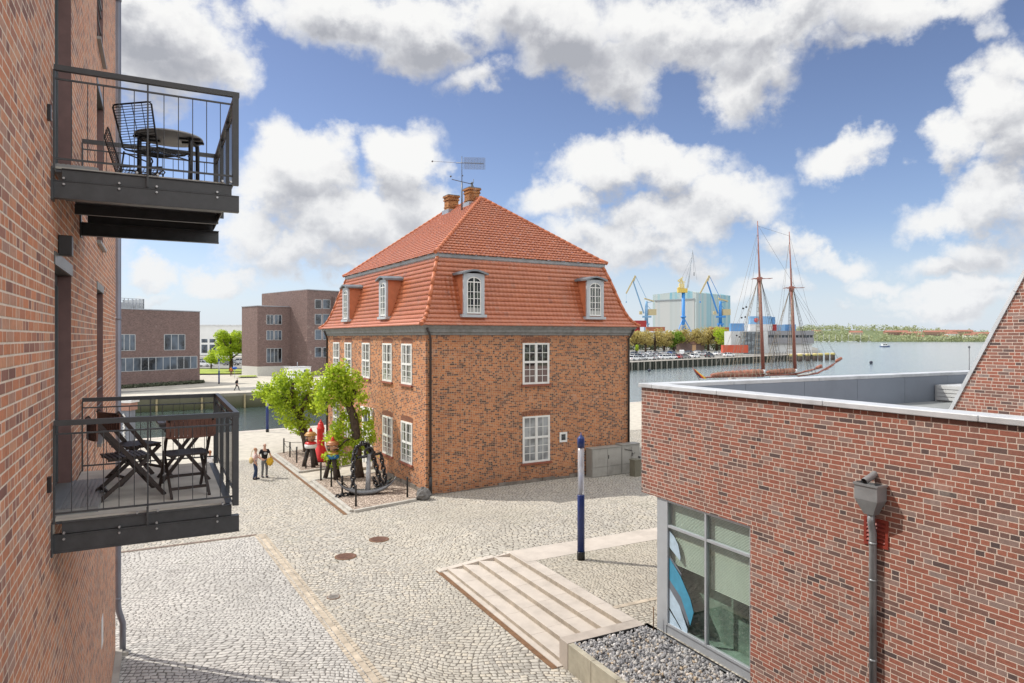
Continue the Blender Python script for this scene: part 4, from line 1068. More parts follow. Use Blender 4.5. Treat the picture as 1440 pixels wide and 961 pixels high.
# ================================================================ PEOPLE
SK = plain('skin', (.50,.29,.21), .55, 0, .05, 20)
def skin(name, pts, edges, rad, mat, parent, sub=1, root=0):
    me = bpy.data.meshes.new(name); me.from_pydata(pts, edges, []); o = bpy.data.objects.new(name, me); COL.objects.link(o); o.parent = parent
    md = o.modifiers.new('skin', 'SKIN'); md.use_smooth_shade = True
    if not me.skin_vertices: 
        pass
    sv = me.skin_vertices[0].data
    for i, r in enumerate(rad):
        rr = r if hasattr(r, '__len__') else (r, r); sv[i].radius = rr; sv[i].use_root = (i == root)
    s = o.modifiers.new('sub', 'SUBSURF'); s.levels = sub; s.render_levels = sub
    me.materials.append(mat); return o
def person(label, loc, rz, H, armL, armR, stride, top, trousers, shoes, hair, sleeves=True, lean=0, group=None, jacket=False, bald=False, tw=1.0):
    """armL / armR: (elbow, hand) positions in body units (height 1.75); front is -Y"""
    t = thing('person', label, 'person', loc, rz, group); t.scale = (H/1.75,)*3
    hip = .92
    fl, fr = (.10, -stride, .0), (-.10, stride, .0)
    kl, kr = (.10, -stride*.55-.03, .50), (-.10, stride*.45-.05, .50)
    P = [(0,0,hip),(0,-.01-lean*.3,1.12),(0,-lean,1.34),(0,-lean,1.47),(0,-.02-lean,1.55),(0,-.035-lean,1.62),(0,-.025-lean,1.70),(0,-.01-lean,1.745)]
    Rr = [(.15*tw,.11),(.135*tw,.10),(.15*tw,.105),.058,.062,(.075,.09),(.075,.09),.045]
    E = [(i,i+1) for i in range(7)]
    def addp(p, r, k): P.append(p); Rr.append(r); E.append((k, len(P)-1)); return len(P)-1
    arms = []
    for sgn, (el, ha) in ((1,armL),(-1,armR)):
        sh = addp((sgn*.18,-lean,1.40), .062, 2); e = addp(el, .043, sh); w = addp(ha, .03, e)
        d = (Vector(ha)-Vector(el)).normalized(); pl = Vector(ha)+d*.09; pm = addp(tuple(pl), (.040,.022), w)
        side = d.cross(Vector((0,1,0))); side = side.normalized() if side.length > .1 else Vector((1,0,0))
        arms.append((Vector(ha), d, pl, side, sgn))
    for sgn, kn, ft in ((1,kl,fl),(-1,kr,fr)):
        h = addp((sgn*.09,0,.86), .085, 0); k = addp(kn, .055, h); a = addp((ft[0],ft[1]+.02,.09), .038, k); addp((ft[0],ft[1]-.12,.04), .035, a)
    body = skin('body', P, E, Rr, SK, t)
    # fingers, nose, ears, eyes
    m = MB()
    for ha, d, pl, side, sgn in arms:
        for i, (o_, L) in enumerate(((-.03,.06),(-.01,.072),(.01,.068),(.03,.052))):
            a = pl + side*o_ - d*.01; n2 = d.cross(side)
            m.tube([a, a+d*L*.55, a+d*L*.9+n2*.02], [.010,.009,.007], 6)
        a = ha + d*.03 + side*.035; m.tube([a, a+side*.025+d*.03, a+side*.03+d*.06], [.012,.011,.008], 6)
    m.tube([(0,-.115-lean,1.665),(0,-.14-lean,1.64),(0,-.115-lean,1.63)], [.010,.016,.01], 6)
    for sx in (-1,1): m.ball((sx*.08,-.02-lean,1.65), .026, 8, 6, 0, (.4,.7,1))
    m.build('hands', SK, t)
    m = MB()
    for sx in (-1,1): m.ball((sx*.03,-.108-lean,1.668), .010, 6, 5)
    m.tube([(-.025,-.112-lean,1.605),(.025,-.112-lean,1.605)], .005, 5); m.build('eyes', plain('dark_eyes', (.05,.03,.025), .5), t)
    # top
    P2 = [(0,0,.90),(0,-.01-lean*.3,1.10),(0,-lean,1.33),(0,-lean,1.44)]; R2 = [(.178*tw,.135),(.165*tw,.128),(.178*tw,.125),(.085,.08)]; E2 = [(0,1),(1,2),(2,3)]
    for sgn, (el, ha) in ((1,armL),(-1,armR)):
        P2.append((sgn*.18,-lean,1.40)); R2.append(.078); E2.append((2,len(P2)-1)); 
        P2.append(el if sleeves else tuple(Vector((sgn*.18,-lean,1.40)).lerp(Vector(el), .75))); R2.append(.060); E2.append((len(P2)-2,len(P2)-1))
        if sleeves: P2.append(tuple(Vector(el).lerp(Vector(ha),.9))); R2.append(.044); E2.append((len(P2)-2,len(P2)-1))
    skin('jacket' if jacket else 'shirt', P2, E2, R2, top, t)
    P3 = [(0,0,.97),(0,0,.88)]; R3 = [(.158*tw,.125),(.165*tw,.13)]; E3 = [(0,1)]
    for sgn, kn, ft in ((1,kl,fl),(-1,kr,fr)):
        P3.append((sgn*.09,0,.80)); R3.append(.098); E3.append((1,len(P3)-1)); P3.append(kn); R3.append(.072); E3.append((len(P3)-2,len(P3)-1)); P3.append((ft[0],ft[1]+.02,.09)); R3.append(.058); E3.append((len(P3)-2,len(P3)-1))
    skin('trousers', P3, E3, R3, trousers, t)
    for ft in (fl, fr):
        m = MB(); m.ball((ft[0],ft[1]-.06,.045), .055, 10, 6, 0, (.9,2.5,.85)); m.tube([(ft[0],ft[1]+.02,.03),(ft[0],ft[1]+.02,.12)], .052, 8); m.build('shoe', shoes, t)
    m = MB()
    if bald: m.ball((0,.0-lean,1.68), .092, 12, 8, 0, (.92,.9,.72))
    else: m.ball((0,.0-lean,1.69), .10, 12, 9, 0, (.95,1.0,.88))
    m.build('hair', hair, t)
    return t
def cloth(name, col): return plain(name, col, .85, 0, .18, 14, .003, .2)
flor, tt, bb = newmat('floral_blouse'); co = objco(tt)
tt.lk(tt.ramp(tt.noise(co, 11, 2), [(.38,(.65,.55,.52)),(.47,(.60,.30,.27)),(.55,(.62,.58,.58)),(.64,(.07,.07,.12))], 'CONSTANT'), bb.inputs['Base Color']); bb.inputs['Roughness'].default_value = .85
WX, WY = G(359, 674.5); MX, MY = G(372, 671.5)
person('woman in floral blouse and blue jeans, arm round the man in the black shirt', (WX,WY,0), R(75), 1.64, ((.27,-.12,1.17),(.16,-.36,1.08)), ((-.30,.02,1.14),(-.27,-.08,.92)), .05, flor, cloth('denim', (.035,.055,.11)), cloth('shoe_dark', (.03,.03,.04)), cloth('hair_blond', (.36,.20,.12)), False, group=None, tw=.95)
man = person('man in black printed shirt and grey trousers holding a yellow bag', (MX,MY,0), R(10), 1.80, ((.29,-.03,1.16),(.24,-.24,1.02)), ((-.28,.02,1.15),(-.20,-.20,1.0)), .04, cloth('black_tee', (.018,.018,.022)), cloth('grey_trousers', (.17,.175,.18)), cloth('shoe_navy', (.03,.035,.05)), cloth('hair_grey', (.42,.36,.30)), False, bald=True)
m = MB(); m.ball((0,-.152,1.26), .07, 10, 6, 0, (1.3,.12,1.0)); m.build('shirt_print', cloth('print_grey', (.35,.36,.37)), man)
m = MB(); m.ball((0,0,0), .19, 12, 9, 0, (.95,.6,1.15)); r = random.Random(2)
m.v = [(a+r.uniform(-.03,.03), b+r.uniform(-.03,.03), c+r.uniform(-.03,.03)) for a,b,c in m.v]
m.tube([(-.08,0,.2),(-.05,0,.36),(.05,0,.36),(.08,0,.2)], .014, 6)
o = m.build('shopping_bag', plain('yellow_bag', (.60,.36,.02), .6), None, (MX+.24,MY-.25,.86)); tag(o, 'crumpled yellow bag held by the man in the black shirt', 'bag')
m = MB(); m.ball((0,0,0), .16, 12, 9, 0, (.7,1.2,1.1)); m.tube([(0,.1,.15),(.04,.08,.4),(.08,0,.55)], .014, 6)
o = m.build('shoulder_bag', plain('straw_bag', (.50,.38,.18), .8), None, (WX-.21,WY-.02,1.02)); tag(o, 'straw coloured shoulder bag at the side of the woman in the blouse', 'bag')
x, y = W(295, 34.5)
person('person in white shirt and dark trousers seen between the bars of the lower balcony', (x,y,0), R(160), 1.7, ((.27,0,1.13),(.24,-.12,.9)), ((-.27,0,1.13),(-.24,-.12,.9)), .05, cloth('white_shirt', (.68,.68,.68)), cloth('navy_trousers', (.035,.045,.09)), cloth('shoe_white', (.6,.6,.6)), cloth('hair_ginger', (.34,.15,.08)), True)
x, y = W(333, 91)
person('walker in black jacket and trousers on the far bank of the canal', (x,y,.3), R(60), 1.75, ((.26,.12,1.15),(.22,.08,.92)), ((-.26,.10,1.13),(-.22,-.12,.95)), .30, cloth('black_jacket', (.02,.02,.024)), cloth('black_trousers', (.022,.022,.027)), cloth('shoe_dark', (.03,.03,.04)), cloth('hair_white', (.45,.43,.41)), True, .04, jacket=True)
x, y = W(325, 122)
person('walker in orange jacket and dark trousers far off near the blue sign', (x,y,.55), R(10), 1.72, ((.27,.03,1.13),(.24,-.12,.9)), ((-.27,.03,1.13),(-.24,-.12,.9)), .12, cloth('orange_jacket', (.52,.17,.03)), cloth('dark_red_trousers', (.12,.04,.05)), cloth('shoe_dark', (.03,.03,.04)), cloth('hair_brown', (.12,.07,.04)), True, jacket=True)

# ================================================================ TREES
def leafcloud(m, r, c, rad, n, size, sq=(1,1,1)):
    for _ in range(n):
        while True:
            v = Vector((r.uniform(-1,1), r.uniform(-1,1), r.uniform(-1,1)))
            if .12 < v.length < 1: break
        v = v * (v.length ** -.15)
        p = Vector(c) + Vector((v.x*rad*sq[0], v.y*rad*sq[1], v.z*rad*sq[2]))
        nrm = (v.normalized()*.8 + Vector((r.gauss(0,.6), r.gauss(0,.6), r.gauss(.5,.6)))).normalized()
        a = nrm.orthogonal().normalized(); a = (Matrix.Rotation(r.uniform(0,6.28), 3, nrm) @ a); b = nrm.cross(a)
        s = size*r.uniform(.55,1.25)
        m.add([p-a*s*.5, p+b*s*.34-a*s*.05, p+a*s*.55+nrm*s*.1, p-b*s*.34-a*s*.05], [(0,1,2,3)])
def pollard(name, label, base, limbs, clumps, seed, leaf, lsize, n, group=None):
    r = random.Random(seed); t = thing('tree', label, 'tree', base, 0, group)
    m = MB()
    for pts, rad in limbs: m.tube(pts, rad, 10)
    r2 = random.Random(seed+1)
    m.v = [(a+r2.uniform(-.02,.02), b+r2.uniform(-.02,.02), c) for a,b,c in m.v]
    m.build('trunk', bark, t)
    m = MB()
    for c, rad in clumps:
        k = int(n*(rad**2)); leafcloud(m, r, c, rad, k, lsize)
        for _ in range(int(k*.10)):
            d = Vector((r.gauss(0,1), r.gauss(0,1), r.gauss(.2,1))).normalized()*rad*r.uniform(.9,1.55)
            leafcloud(m, r, tuple(Vector(c)+d), .2, 7, lsize)
    m.build('crown', leaf, t); return t
# helper: direction "camera right" in plan, so limbs can be measured in the photo plane
RX, RY = CT, -ST
def pr(u, w, z): return (u*CT + w*ST, -u*ST + w*CT, z)
b1x, b1y = G(433, 637)
sc1 = 43.0/FOC
def t1(px, py, w=0): return pr((px-433)*sc1, w, (637-py)*sc1)
rr = random.Random(11)
cl = []
for px, py, rad in ((372,548,.48),(362,552,.32),(385,540,.5),(398,535,.55),(410,545,.6),(424,532,.5),(436,540,.5),(405,562,.6),(420,570,.6),(432,560,.55),(410,585,.5),(425,592,.45),(398,572,.4),(418,605,.38),(440,575,.4),(388,556,.45),(430,528,.35),(404,600,.3),(377,560,.3)):
    cl.append((t1(px, py, rr.uniform(-.7,.7)), rad))
pollard('tree', 'leaning pollard tree with bright green leaves behind the red banded bust', (b1x,b1y,0), [([t1(434,640),t1(430,618),t1(424,598),t1(418,578),t1(408,565),t1(398,556)], [.30,.27,.24,.24,.2,.15]), ([t1(420,582),t1(428,566),t1(434,548,.3)], [.2,.16,.1]), ([t1(400,558),t1(386,551),t1(374,547)], [.16,.13,.07]), ([t1(408,565),t1(412,548,-.3),t1(414,536,-.3)], [.16,.11,.07])], cl, 21, leafY, .19, 900, 'pollard trees by the old house')
b2x, b2y = G(505, 673)
sc2 = 35.6/FOC
def t2(px, py, w=0): return pr((px-505)*sc2, w, (673-py)*sc2)
cl = []
for px, py, rad in ((456,545,.45),(468,532,.5),(482,524,.5),(496,530,.48),(470,550,.5),(486,545,.5),(500,545,.4),(454,560,.35),(474,566,.35),(490,562,.4),(506,560,.3),(512,578,.3),(486,585,.35),(474,600,.4),(468,618,.4),(482,622,.35),(478,640,.3),(490,604,.35),(515,600,.3),(521,612,.25),(500,590,.3),(488,648,.25),(470,632,.3),(508,622,.28),(476,518,.3),(445,552,.28),(522,594,.2),(512,634,.3),(496,640,.28),(504,610,.32),(516,622,.26),(462,640,.24),(470,655,.2),(448,575,.3),(494,622,.3),(518,640,.2)):
    cl.append((t2(px, py, rr.uniform(-.6,.6)), rad))
pollard('tree', 'gnarled tree with leaves along its dark trunk beside the anchor', (b2x,b2y,0), [([t2(506,676),t2(504,655),t2(502,630),t2(500,605),t2(497,585),t2(490,568),t2(480,553),t2(474,540)], [.27,.23,.22,.215,.22,.21,.19,.13]), ([t2(484,558),t2(470,552,.2),t2(458,548,.3)], [.15,.11,.06]), ([t2(492,570),t2(500,552,-.3),t2(503,538,-.3)], [.14,.1,.06]), ([t2(476,545),t2(482,530),t2(484,520)], [.12,.08,.05]), ([t2(501,612),t2(488,618,-.3),t2(478,628,-.4)], [.05,.035,.02])], cl, 31, leafY, .18, 850, 'pollard trees by the old house')
def crown_tree(label, base, h, w, seed, leaf, n, size, trunk_h=.3, group=None, squash=1.0):
    r = random.Random(seed); t = thing('tree', label, 'tree', base, r.uniform(0,6), group)
    m = MB(); m.tube([(0,0,0),(0,0,h*.25),(0.02*h,0,h*.55),(0,0,h*.8)], [w*.05,w*.04,w*.03,w*.012], 8)
    for k in range(6):
        a = k*1.05+r.uniform(0,.5); z = h*r.uniform(.28,.45); m.tube([(0,0,z),(w*.2*math.cos(a),w*.2*math.sin(a),z+h*.14),(w*.38*math.cos(a),w*.38*math.sin(a),z+h*.3)], [w*.022,w*.015,w*.006], 6)
    m.build('trunk', bark, t)
    m = MB(); z0 = h*trunk_h
    for k in range(16):
        while True:
            v = Vector((r.uniform(-1,1),r.uniform(-1,1),r.uniform(-1,1)))
            if v.length < 1: break
        c = (v.x*w*.36, v.y*w*.36, z0 + (h-z0)*(.5+.40*v.z)); leafcloud(m, r, c, w*r.uniform(.13,.22), int(n/16), size, (1,1,.8*squash))
    m.build('crown', leaf, t); return t
x, y = W(325, 138); crown_tree('round bright green tree between the two dark brick offices', (x,y,.6), 9.0, 8.2, 5, leafY, 6200, .40, .2)
x, y = W(297, 150); crown_tree('small pale green tree at the edge of the far car park', (x,y,.6), 4.2, 3.4, 6, leafY, 1200, .36, .2)

# ================================================================ BALCONY FURNITURE
def folding_chair(label, loc, rz):
    t = thing('folding_chair', label, 'chair', loc, rz, 'dark wooden folding chairs on the lower balcony')   # faces +X
    m = MB()
    for i in range(9):
        x = -.19 + .046*i; hw = .20 + .02*math.sin(math.pi*i/8); m.box(x-.017, x+.017, -hw, hw, .435, .452)
    m.box(-.2,.2,-.17,-.145,.41,.434); m.box(-.2,.2,.145,.17,.41,.434); m.build('seat', darkwood, t)
    m = MB()
    n = 12
    for i in range(n):
        a = lerp(-.225,.225,i/(n-1)); bx = -.315-.03*(1-(a/.225)**2); m.box(bx-.008,bx+.008,a-.0185,a+.0185,.66,.84)
    for zz in (.652,.838):
        for i in range(n-1):
            a0, a1 = lerp(-.225,.225,i/(n-1)), lerp(-.225,.225,(i+1)/(n-1)); f = lambda a: -.315-.03*(1-(a/.225)**2)
            m.bar((f(a0),a0,zz),(f(a1),a1,zz),.026,.02)
    m.build('backrest', brownwood, t)
    for sy in (-1,1):
        m = MB(); m.bar((-.33,sy*.215,.86),(.33,sy*.215,.0),.022,.042); m.build('leg', darkwood, t)
        m = MB(); m.bar((.19,sy*.185,.425),(-.30,sy*.185,.0),.022,.04); m.build('leg', darkwood, t)
    m = MB(); m.bar((.22,-.2,.15),(.22,.2,.15),.018,.03); m.build('stretcher', darkwood, t)
    m = MB(); m.bar((-.2,-.18,.09),(-.2,.18,.09),.018,.03); m.build('stretcher', darkwood, t)
    return t
c1 = W(180, 7.33); c2 = W(194, 8.15); c3 = W(266, 7.42)
a = folding_chair('folding chair with open slatted back nearest the balcony door', (c1[0]-.02,c1[1]+.03,ZL), R(14))
dup(a, (c2[0]-.02,c2[1]-.03,ZL), R(30), 'folding chair farther along the wall, its slatted back against the far railing')
dup(a, (c3[0]-.03,c3[1]+.12,ZL), R(98), 'folding chair with its back to the near railing at the small table')
tx, ty = W(258, 8.25)
t = thing('folding_table', 'small dark slatted folding table in the outer balcony corner', 'table', (tx,ty,ZL), R(4))
m = MB()
for i in range(8): m.box(-.29+.073*i, -.29+.073*i+.066, -.29, .29, .70, .72)
m.box(-.28,.28,-.26,-.23,.67,.699); m.box(-.28,.28,.23,.26,.67,.699); m.build('table_top', plain('grey_brown_wood', (.10,.085,.085), .5, 0, .2, 9), t)
for sy in (-1,1):
    for sgn in (-1,1):
        m = MB(); m.bar((sgn*.25,sy*(.2 if sgn>0 else .23),.68),(-sgn*.26,sy*(.2 if sgn>0 else .23),.0),.022,.04); m.build('leg', darkwood, t)
def wire_chair(label, loc, rz):
    t = thing('wire_chair', label, 'chair', loc, rz, 'black wire chairs on the upper balcony')   # faces +X
    wr = .004; m = MB()
    seat = lambda u, v: (-.2+.44*u, (v-.5)*lerp(.40,.50,u), .40+.05*u+.02*(2*v-1)**2)
    back = lambda u, v: (-.2-.13*u, (v-.5)*lerp(.42,.48,u), .41+.45*u)
    for i in range(13): m.tube([seat(i/12, v/6) for v in range(7)], wr, 5, caps=False)
    for v in (0,.25,.5,.75,1): m.tube([seat(i/6, v) for i in range(7)], wr*1.1, 5, caps=False)
    m.build('wire_seat', black, t)
    m = MB()
    for i in range(1,18): m.tube([back(i/17, v/4) for v in range(5)], wr, 5, caps=False)
    for v in (.25,.5,.75): m.tube([back(0,v),back(1,v)], wr, 5, caps=False)
    m.build('wire_back', black, t)
    m = MB(); m.tube([seat(1,0),seat(0,0),back(.05,0),back(.95,0),back(1,.06),back(1,.5),back(1,.94),back(.95,1),back(.05,1),seat(0,1),seat(1,1),(.255,.18,.45),(.255,-.18,.45)], .0095, 7, closed=True); m.build('rim_frame', black, t)
    for sy in (-1,1):
        m = MB(); m.tube([(.24,sy*.24,.44),(.27,sy*.25,.41),(.25,sy*.25,.38),(.22,sy*.25,.0)], .009, 7); m.build('leg', black, t)
        m = MB(); m.tube([(-.2,sy*.21,.40),(-.24,sy*.24,.0)], .009, 7); m.build('leg', black, t)
    for sy in (-1,1): m = MB(); m.tube([(.25,sy*.25,.385),(-.2,sy*.21,.385)], .008, 6); m.build('side_rail', black, t)
    return t
w1 = W(217, 7.48); w2 = W(193, 8.35)
a = wire_chair('black wire chair in front, its high back against the sky', (w1[0],w1[1],ZU), R(50))
dup(a, (w2[0],w2[1],ZU), R(8), 'black wire chair turned half away behind the table leg')
tx, ty = W(238, 7.95)
t = thing('round_table', 'round grey table on thick black looped legs on the upper balcony', 'table', (tx,ty,ZU), R(-15))
m = MB(); m.lathe([(.36,.715),(.365,.725),(.36,.735)], 40); m.build('table_top', plain('grey_laminate', (.36,.36,.35), .5, 0, .05, 4), t)
for sx in (-.24,.24):
    for sy in (-.08,.08): m = MB(); m.box(sx-.12,sx+.12,sy-.02,sy+.02,.69,.714); m.build('bracket', black, t)
for s in (-1,1):
    m = MB(); m.tube([(s*.27,-.17,0),(s*.27,-.17,.62),(s*.27,-.15,.68),(s*.25,-.11,.695),(s*.25,.11,.695),(s*.27,.15,.68),(s*.27,.17,.62),(s*.27,.17,0)], .024, 10); m.build('leg', black, t)

# ================================================================ FAR BANKS
def sheet(name, pts, z, mat, skirt=None):
    m = MB(); n = len(pts); m.add([(x,y,z) for x,y in pts], [tuple(range(n))])
    if skirt is not None:
        for i in range(n): a, b = pts[i], pts[(i+1) % n]; m.add([(*a,z),(*b,z),(*b,skirt),(*a,skirt)], [(0,1,2,3)])
    return struct(m.build(name, mat))
pale = MATS['pale_paving']
asph = plain('grey_asphalt', (.24,.235,.22), 1.0, 0, .15, .35, 0, .0, .2)
farpave = plain('far_paving', (.47,.44,.38), 1.0, 0, .15, .3, 0, .0, .3)
qa, qb = W(187, 81.5), W(360, 88)
dq = ((qb[0]-qa[0]), (qb[1]-qa[1])); lq = math.hypot(*dq); dq = (dq[0]/lq, dq[1]/lq); nq = (-dq[1], dq[0])
def Q(s, o=0): return (qa[0]+dq[0]*s+nq[0]*o, qa[1]+dq[1]*s+nq[1]*o)
sheet('far_promenade_ground', [Q(-70), Q(36), W(600,200), W(640,700), W(-300,900), Q(-90,60)], .35, farpave, -3)
sheet('far_promenade_road', [Q(-70,4.6), Q(40,4.6), Q(40,10.2), Q(-70,10.2)], .356, asph)
sheet('far_promenade_kerb', [Q(-70,4.2), Q(34,4.2), Q(34,4.55), Q(-70,4.55)], .362, concretelt)
t = thing('canal_wall', 'weed stained concrete canal wall across the water', 'quay wall', (*Q(-70), -3))
def wallm():
    m, tt, b = newmat('weedy_concrete'); co = objco(tt); x,y,z = tt.sep(co)
    c = tt.mix(tt.mr(z, 1.3, 2.9), (.05,.06,.02), (.16,.15,.10)); c = tt.mix(tt.mr(z, 2.9, 3.2), c, (.36,.34,.28))
    c = tt.mix(tt.m('MULTIPLY', tt.noise(co, .8, 5, .7), .6), c, (.05,.05,.03)); tt.lk(c, b.inputs['Base Color']); b.inputs['Roughness'].default_value = .9; return m
wm = wallm()
t.rotation_euler.z = math.atan2(dq[1], dq[0])
m = MB()
for i in range(21): m.box(i*5+.01, i*5+4.99, -.35, -.004, 0, 3.36)
m.build('wall', wm, t)
m = MB()
for i in range(21): m.box(i*5+.01, i*5+4.99, -.42, .2, 3.361, 3.42)
m.build('coping', concretelt, t)
for i in range(21):
    m = MB(); m.box(i*5+2.4, i*5+2.62, -.55, -.351, 1.4, 3.2); m.build('fender_pile', plain('fender_tan', (.33,.27,.15), .85, 0, .2, 3), t)
m = MB(); 
for k in range(6): m.tube([(89.2,-.42,1.6+.3*k),(89.9,-.42,1.6+.3*k)], .03, 6)
m.tube([(89.2,-.42,1.4),(89.2,-.42,3.4)], .035, 6); m.tube([(89.9,-.42,1.4),(89.9,-.42,3.4)], .035, 6); m.build('ladder', zinc, t)
class Face:
    def __init__(s, P0, P1):
        s.P0, s.P1 = P0, P1; dx, dy = P1[0]-P0[0], P1[1]-P0[1]; s.L = math.hypot(dx,dy); s.a = math.atan2(dy,dx); s.d = (dx/s.L, dy/s.L)
    def at(s, px):
        r = W(px,1.0); cr = s.d[0]*r[1]-s.d[1]*r[0]; dep = (s.d[0]*s.P0[1]-s.d[1]*s.P0[0])/cr
        p = (r[0]*dep, r[1]*dep); return ((p[0]-s.P0[0])*s.d[0]+(p[1]-s.P0[1])*s.d[1], dep)
    def x(s, px): return s.at(px)[0]
    def z(s, px, py): return Zat(py, s.at(px)[1])
gfr = plain('grey_window_frame', (.36,.37,.38), .5)
whitein = plain('pale_blind', (.50,.52,.52), .6, 0, .15, 2)
offglass = glassmat('office_glass', (.045,.06,.08), .05, .9, .35, .05)
def fwin(root, F, px0, px1, py0, py1, n, z_base, rows=1, gl=None):
    x0, x1 = F.x(px0), F.x(px1); z1, z0 = F.z((px0+px1)/2, py0)-z_base, F.z((px0+px1)/2, py1)-z_base
    f = MB(); 
    f.box(x0,x1,-.05,.05,z0-.08,z0); f.box(x0,x1,-.03,.05,z1,z1+.08)
    for i in range(n+1): x = lerp(x0,x1,i/n); f.box(x-.06,x+.06,-.03,.05,z0,z1)
    for j in range(1,rows): z = lerp(z0,z1,j/rows); f.box(x0,x1,-.025,.04,z-.04,z+.04)
    o = f.build('window', gfr, root); 
    for i in range(n):
        a, b = lerp(x0,x1,i/n)+.06, lerp(x0,x1,(i+1)/n)-.06
        g = MB(); g.box(a,b,-.012,-.004,z0,z1); g.build('pane', gl or offglass, o)
    return o
# dark brick office at the canal
a0, a1 = W(168, 96), W(281, 107.5)
P0 = (a0[0]-(a1[0]-a0[0])*.9, a0[1]-(a1[1]-a0[1])*.9)
F = Face(P0, a1); zb = .35
t = thing('canal_office_building', 'low dark brick office with ribbon windows on the far canal bank', 'building', (*P0, zb), F.a)
m = MB(); m.box(0,F.L,0,16,-.3,F.z(281,439)-zb); m.build('wall', brickD, t)
m = MB(); zt = F.z(281,439)-zb; m.box(-.1,F.L+.08,-.08,16.1,zt+.002,zt+.14); m.build('coping', zinc, t)
fwin(t, F, 150, 190, 471, 493, 5, zb); fwin(t, F, 231, 260, 471, 492, 3, zb)
fwin(t, F, 130, 277, 503.5, 521, 14, zb)
m = MB(); 
for px0, px1, z0, z1 in ((196,202,512,519),(232,236,513,518),(250,257,507,519)):
    x0, x1 = F.x(px0), F.x(px1); m.box(x0,x1,-.008,-.003,F.z(px0,z1)-zb,F.z(px0,z0)-zb)
m.build('window_sticker', plain('sticker_lightblue', (.10,.28,.52), .5), t)
m = MB(); x0, x1 = F.x(140), F.x(220)
for y in (3.0, 8.0):
    for i in range(15): x = lerp(x0,x1,i/14); m.box(x-.05,x+.05,y-.05,y+.05,zt,zt+1.75)
    for z in (.1,1.0,1.7): m.box(x0,x1,y-.04,y+.04,zt+z,zt+z+.06)
for y in (3.0,5.5,8): m.box(x1-.05,x1+.05,y-.05,y+.05,zt,zt+1.75)
m.build('roof_screen_frame', zinc, t)
m = MB(); m.box(x1-.03,x1+.03,3.1,7.9,zt+.1,zt+1.7); m.box(x0+3,x1-1,4.5,7.5,zt+.1,zt+1.2); m.build('roof_plant_panel', plain('light_steel_panel', (.42,.44,.46), .5, .3), t)
# low planting and stones along its foot
r = random.Random(4); m = MB()
for _ in range(2600):
    s = r.uniform(0,1); p = (lerp(P0[0],a1[0]+.5,s)+dq[1]*r.uniform(.3,2.6), lerp(P0[1],a1[1],s)-dq[0]*r.uniform(.3,2.6)); leafcloud(m, r, (p[0],p[1],.45+r.uniform(0,.25)), .16, 2, .35)
o = m.build('shrub_border_vegetation', leafmat('dusty_leaves', (.05,.06,.04), (.13,.14,.09), .1)); tag(o, 'dusty low ground cover along the foot of the canal office', 'ground cover', None, 'stuff')
# tall brick office
c0 = W(362, 125.0); cl_ = W(340, 131.0); cr_ = W(408, 129.6)
F = Face(c0, W(480, 137.5)); 
Fb = Face(c0, cr_); zb = .55
t = thing('tall_brick_office', 'taller dark brick office of stepped blocks with paired windows', 'building', (*c0, zb), Fb.a)
hB = 13.25-zb
m = MB(); m.box(0, Fb.L+12, 0, 6.6, 1.55, hB); m.build('wall', brickD, t)
m = MB(); m.box(-.02, Fb.L+12, -.02, 6.6, -.4, 1.548); m.build('white_base', plain('pale_concrete', (.50,.49,.45), .8), t)
m = MB(); m.box(-.1, Fb.L-.05, -.1, 6.7, hB+.002, hB+.14); m.build('coping', zinc, t)
for px0, px1 in ((375,384.5),(386,396)):
    for y0, y1 in ((443.5,456),(465.5,478)): fwin(t, Fb, px0, px1, y0, y1, 2, zb)
fwin(t, Fb, 375, 396, 490.5, 509.5, 4, zb)
xc0 = Fb.L; 
# projecting tower, local axes of the same building
pc = W(432, 125.9); dx, dy = pc[0]-c0[0], pc[1]-c0[1]; ca, sa = math.cos(Fb.a), math.sin(Fb.a)
lx, ly = dx*ca+dy*sa, -dx*sa+dy*ca
m = MB(); m.box(lx-.002, lx+14, ly, 12.5, -.4, 16.3-zb)
m.add([(Fb.L+.05,-.02,-.4),(lx,ly,-.4),(lx,ly,16.3-zb),(Fb.L+.05,-.02,16.3-zb),(Fb.L+.05,12,-.4),(Fb.L+.05,12,16.3-zb),(lx,12.4,16.3-zb)], [(0,1,2,3),(4,0,3,5),(3,2,6,5)])
m.build('tower_wall', brickD, t)
m = MB(); m.box(lx-.05, lx+14.1, ly-.1, 12.6, 16.3-zb+.002, 16.45-zb); m.build('tower_coping', zinc, t)
ft = Face(pc, (pc[0]+ca*14, pc[1]+sa*14))
def twin(px0, px1, y0, y1):
    o = fwin(t, ft, px0, px1, y0, y1, 1, zb); o.location = (lx, ly, 0)
for px0, px1 in ((443,452),(454,464)):
    for y0, y1 in ((422,434),(442.5,456),(464.5,477.5),(489,502)): twin(px0, px1, y0, y1)
m = MB(); m.box(lx+5.2, lx+14.2, ly-1.2, ly-.01, -.4, 15.2-zb); m.build('stair_block_wall', brickD, t)
# white hut
hx, hy_ = W(410, 116); t = thing('white_hut', 'small flat white hut in front of the tall brick office', 'hut', (hx,hy_,.4), F.a)
m = MB(); m.box(0,3.6,0,2.6,0,1.9); m.build('wall', white, t); m = MB(); m.box(-.1,3.7,-.1,2.7,1.9,2.0); m.build('roof', zinclt, t)
m = MB(); m.box(2.3,3.0,-.02,.0,.8,1.5); m.build('window', offglass, t); m = MB(); m.tube([(1.6,1,2.0),(1.6,1,2.8)], .06, 8); m.build('vent_pipe', zinc, t)
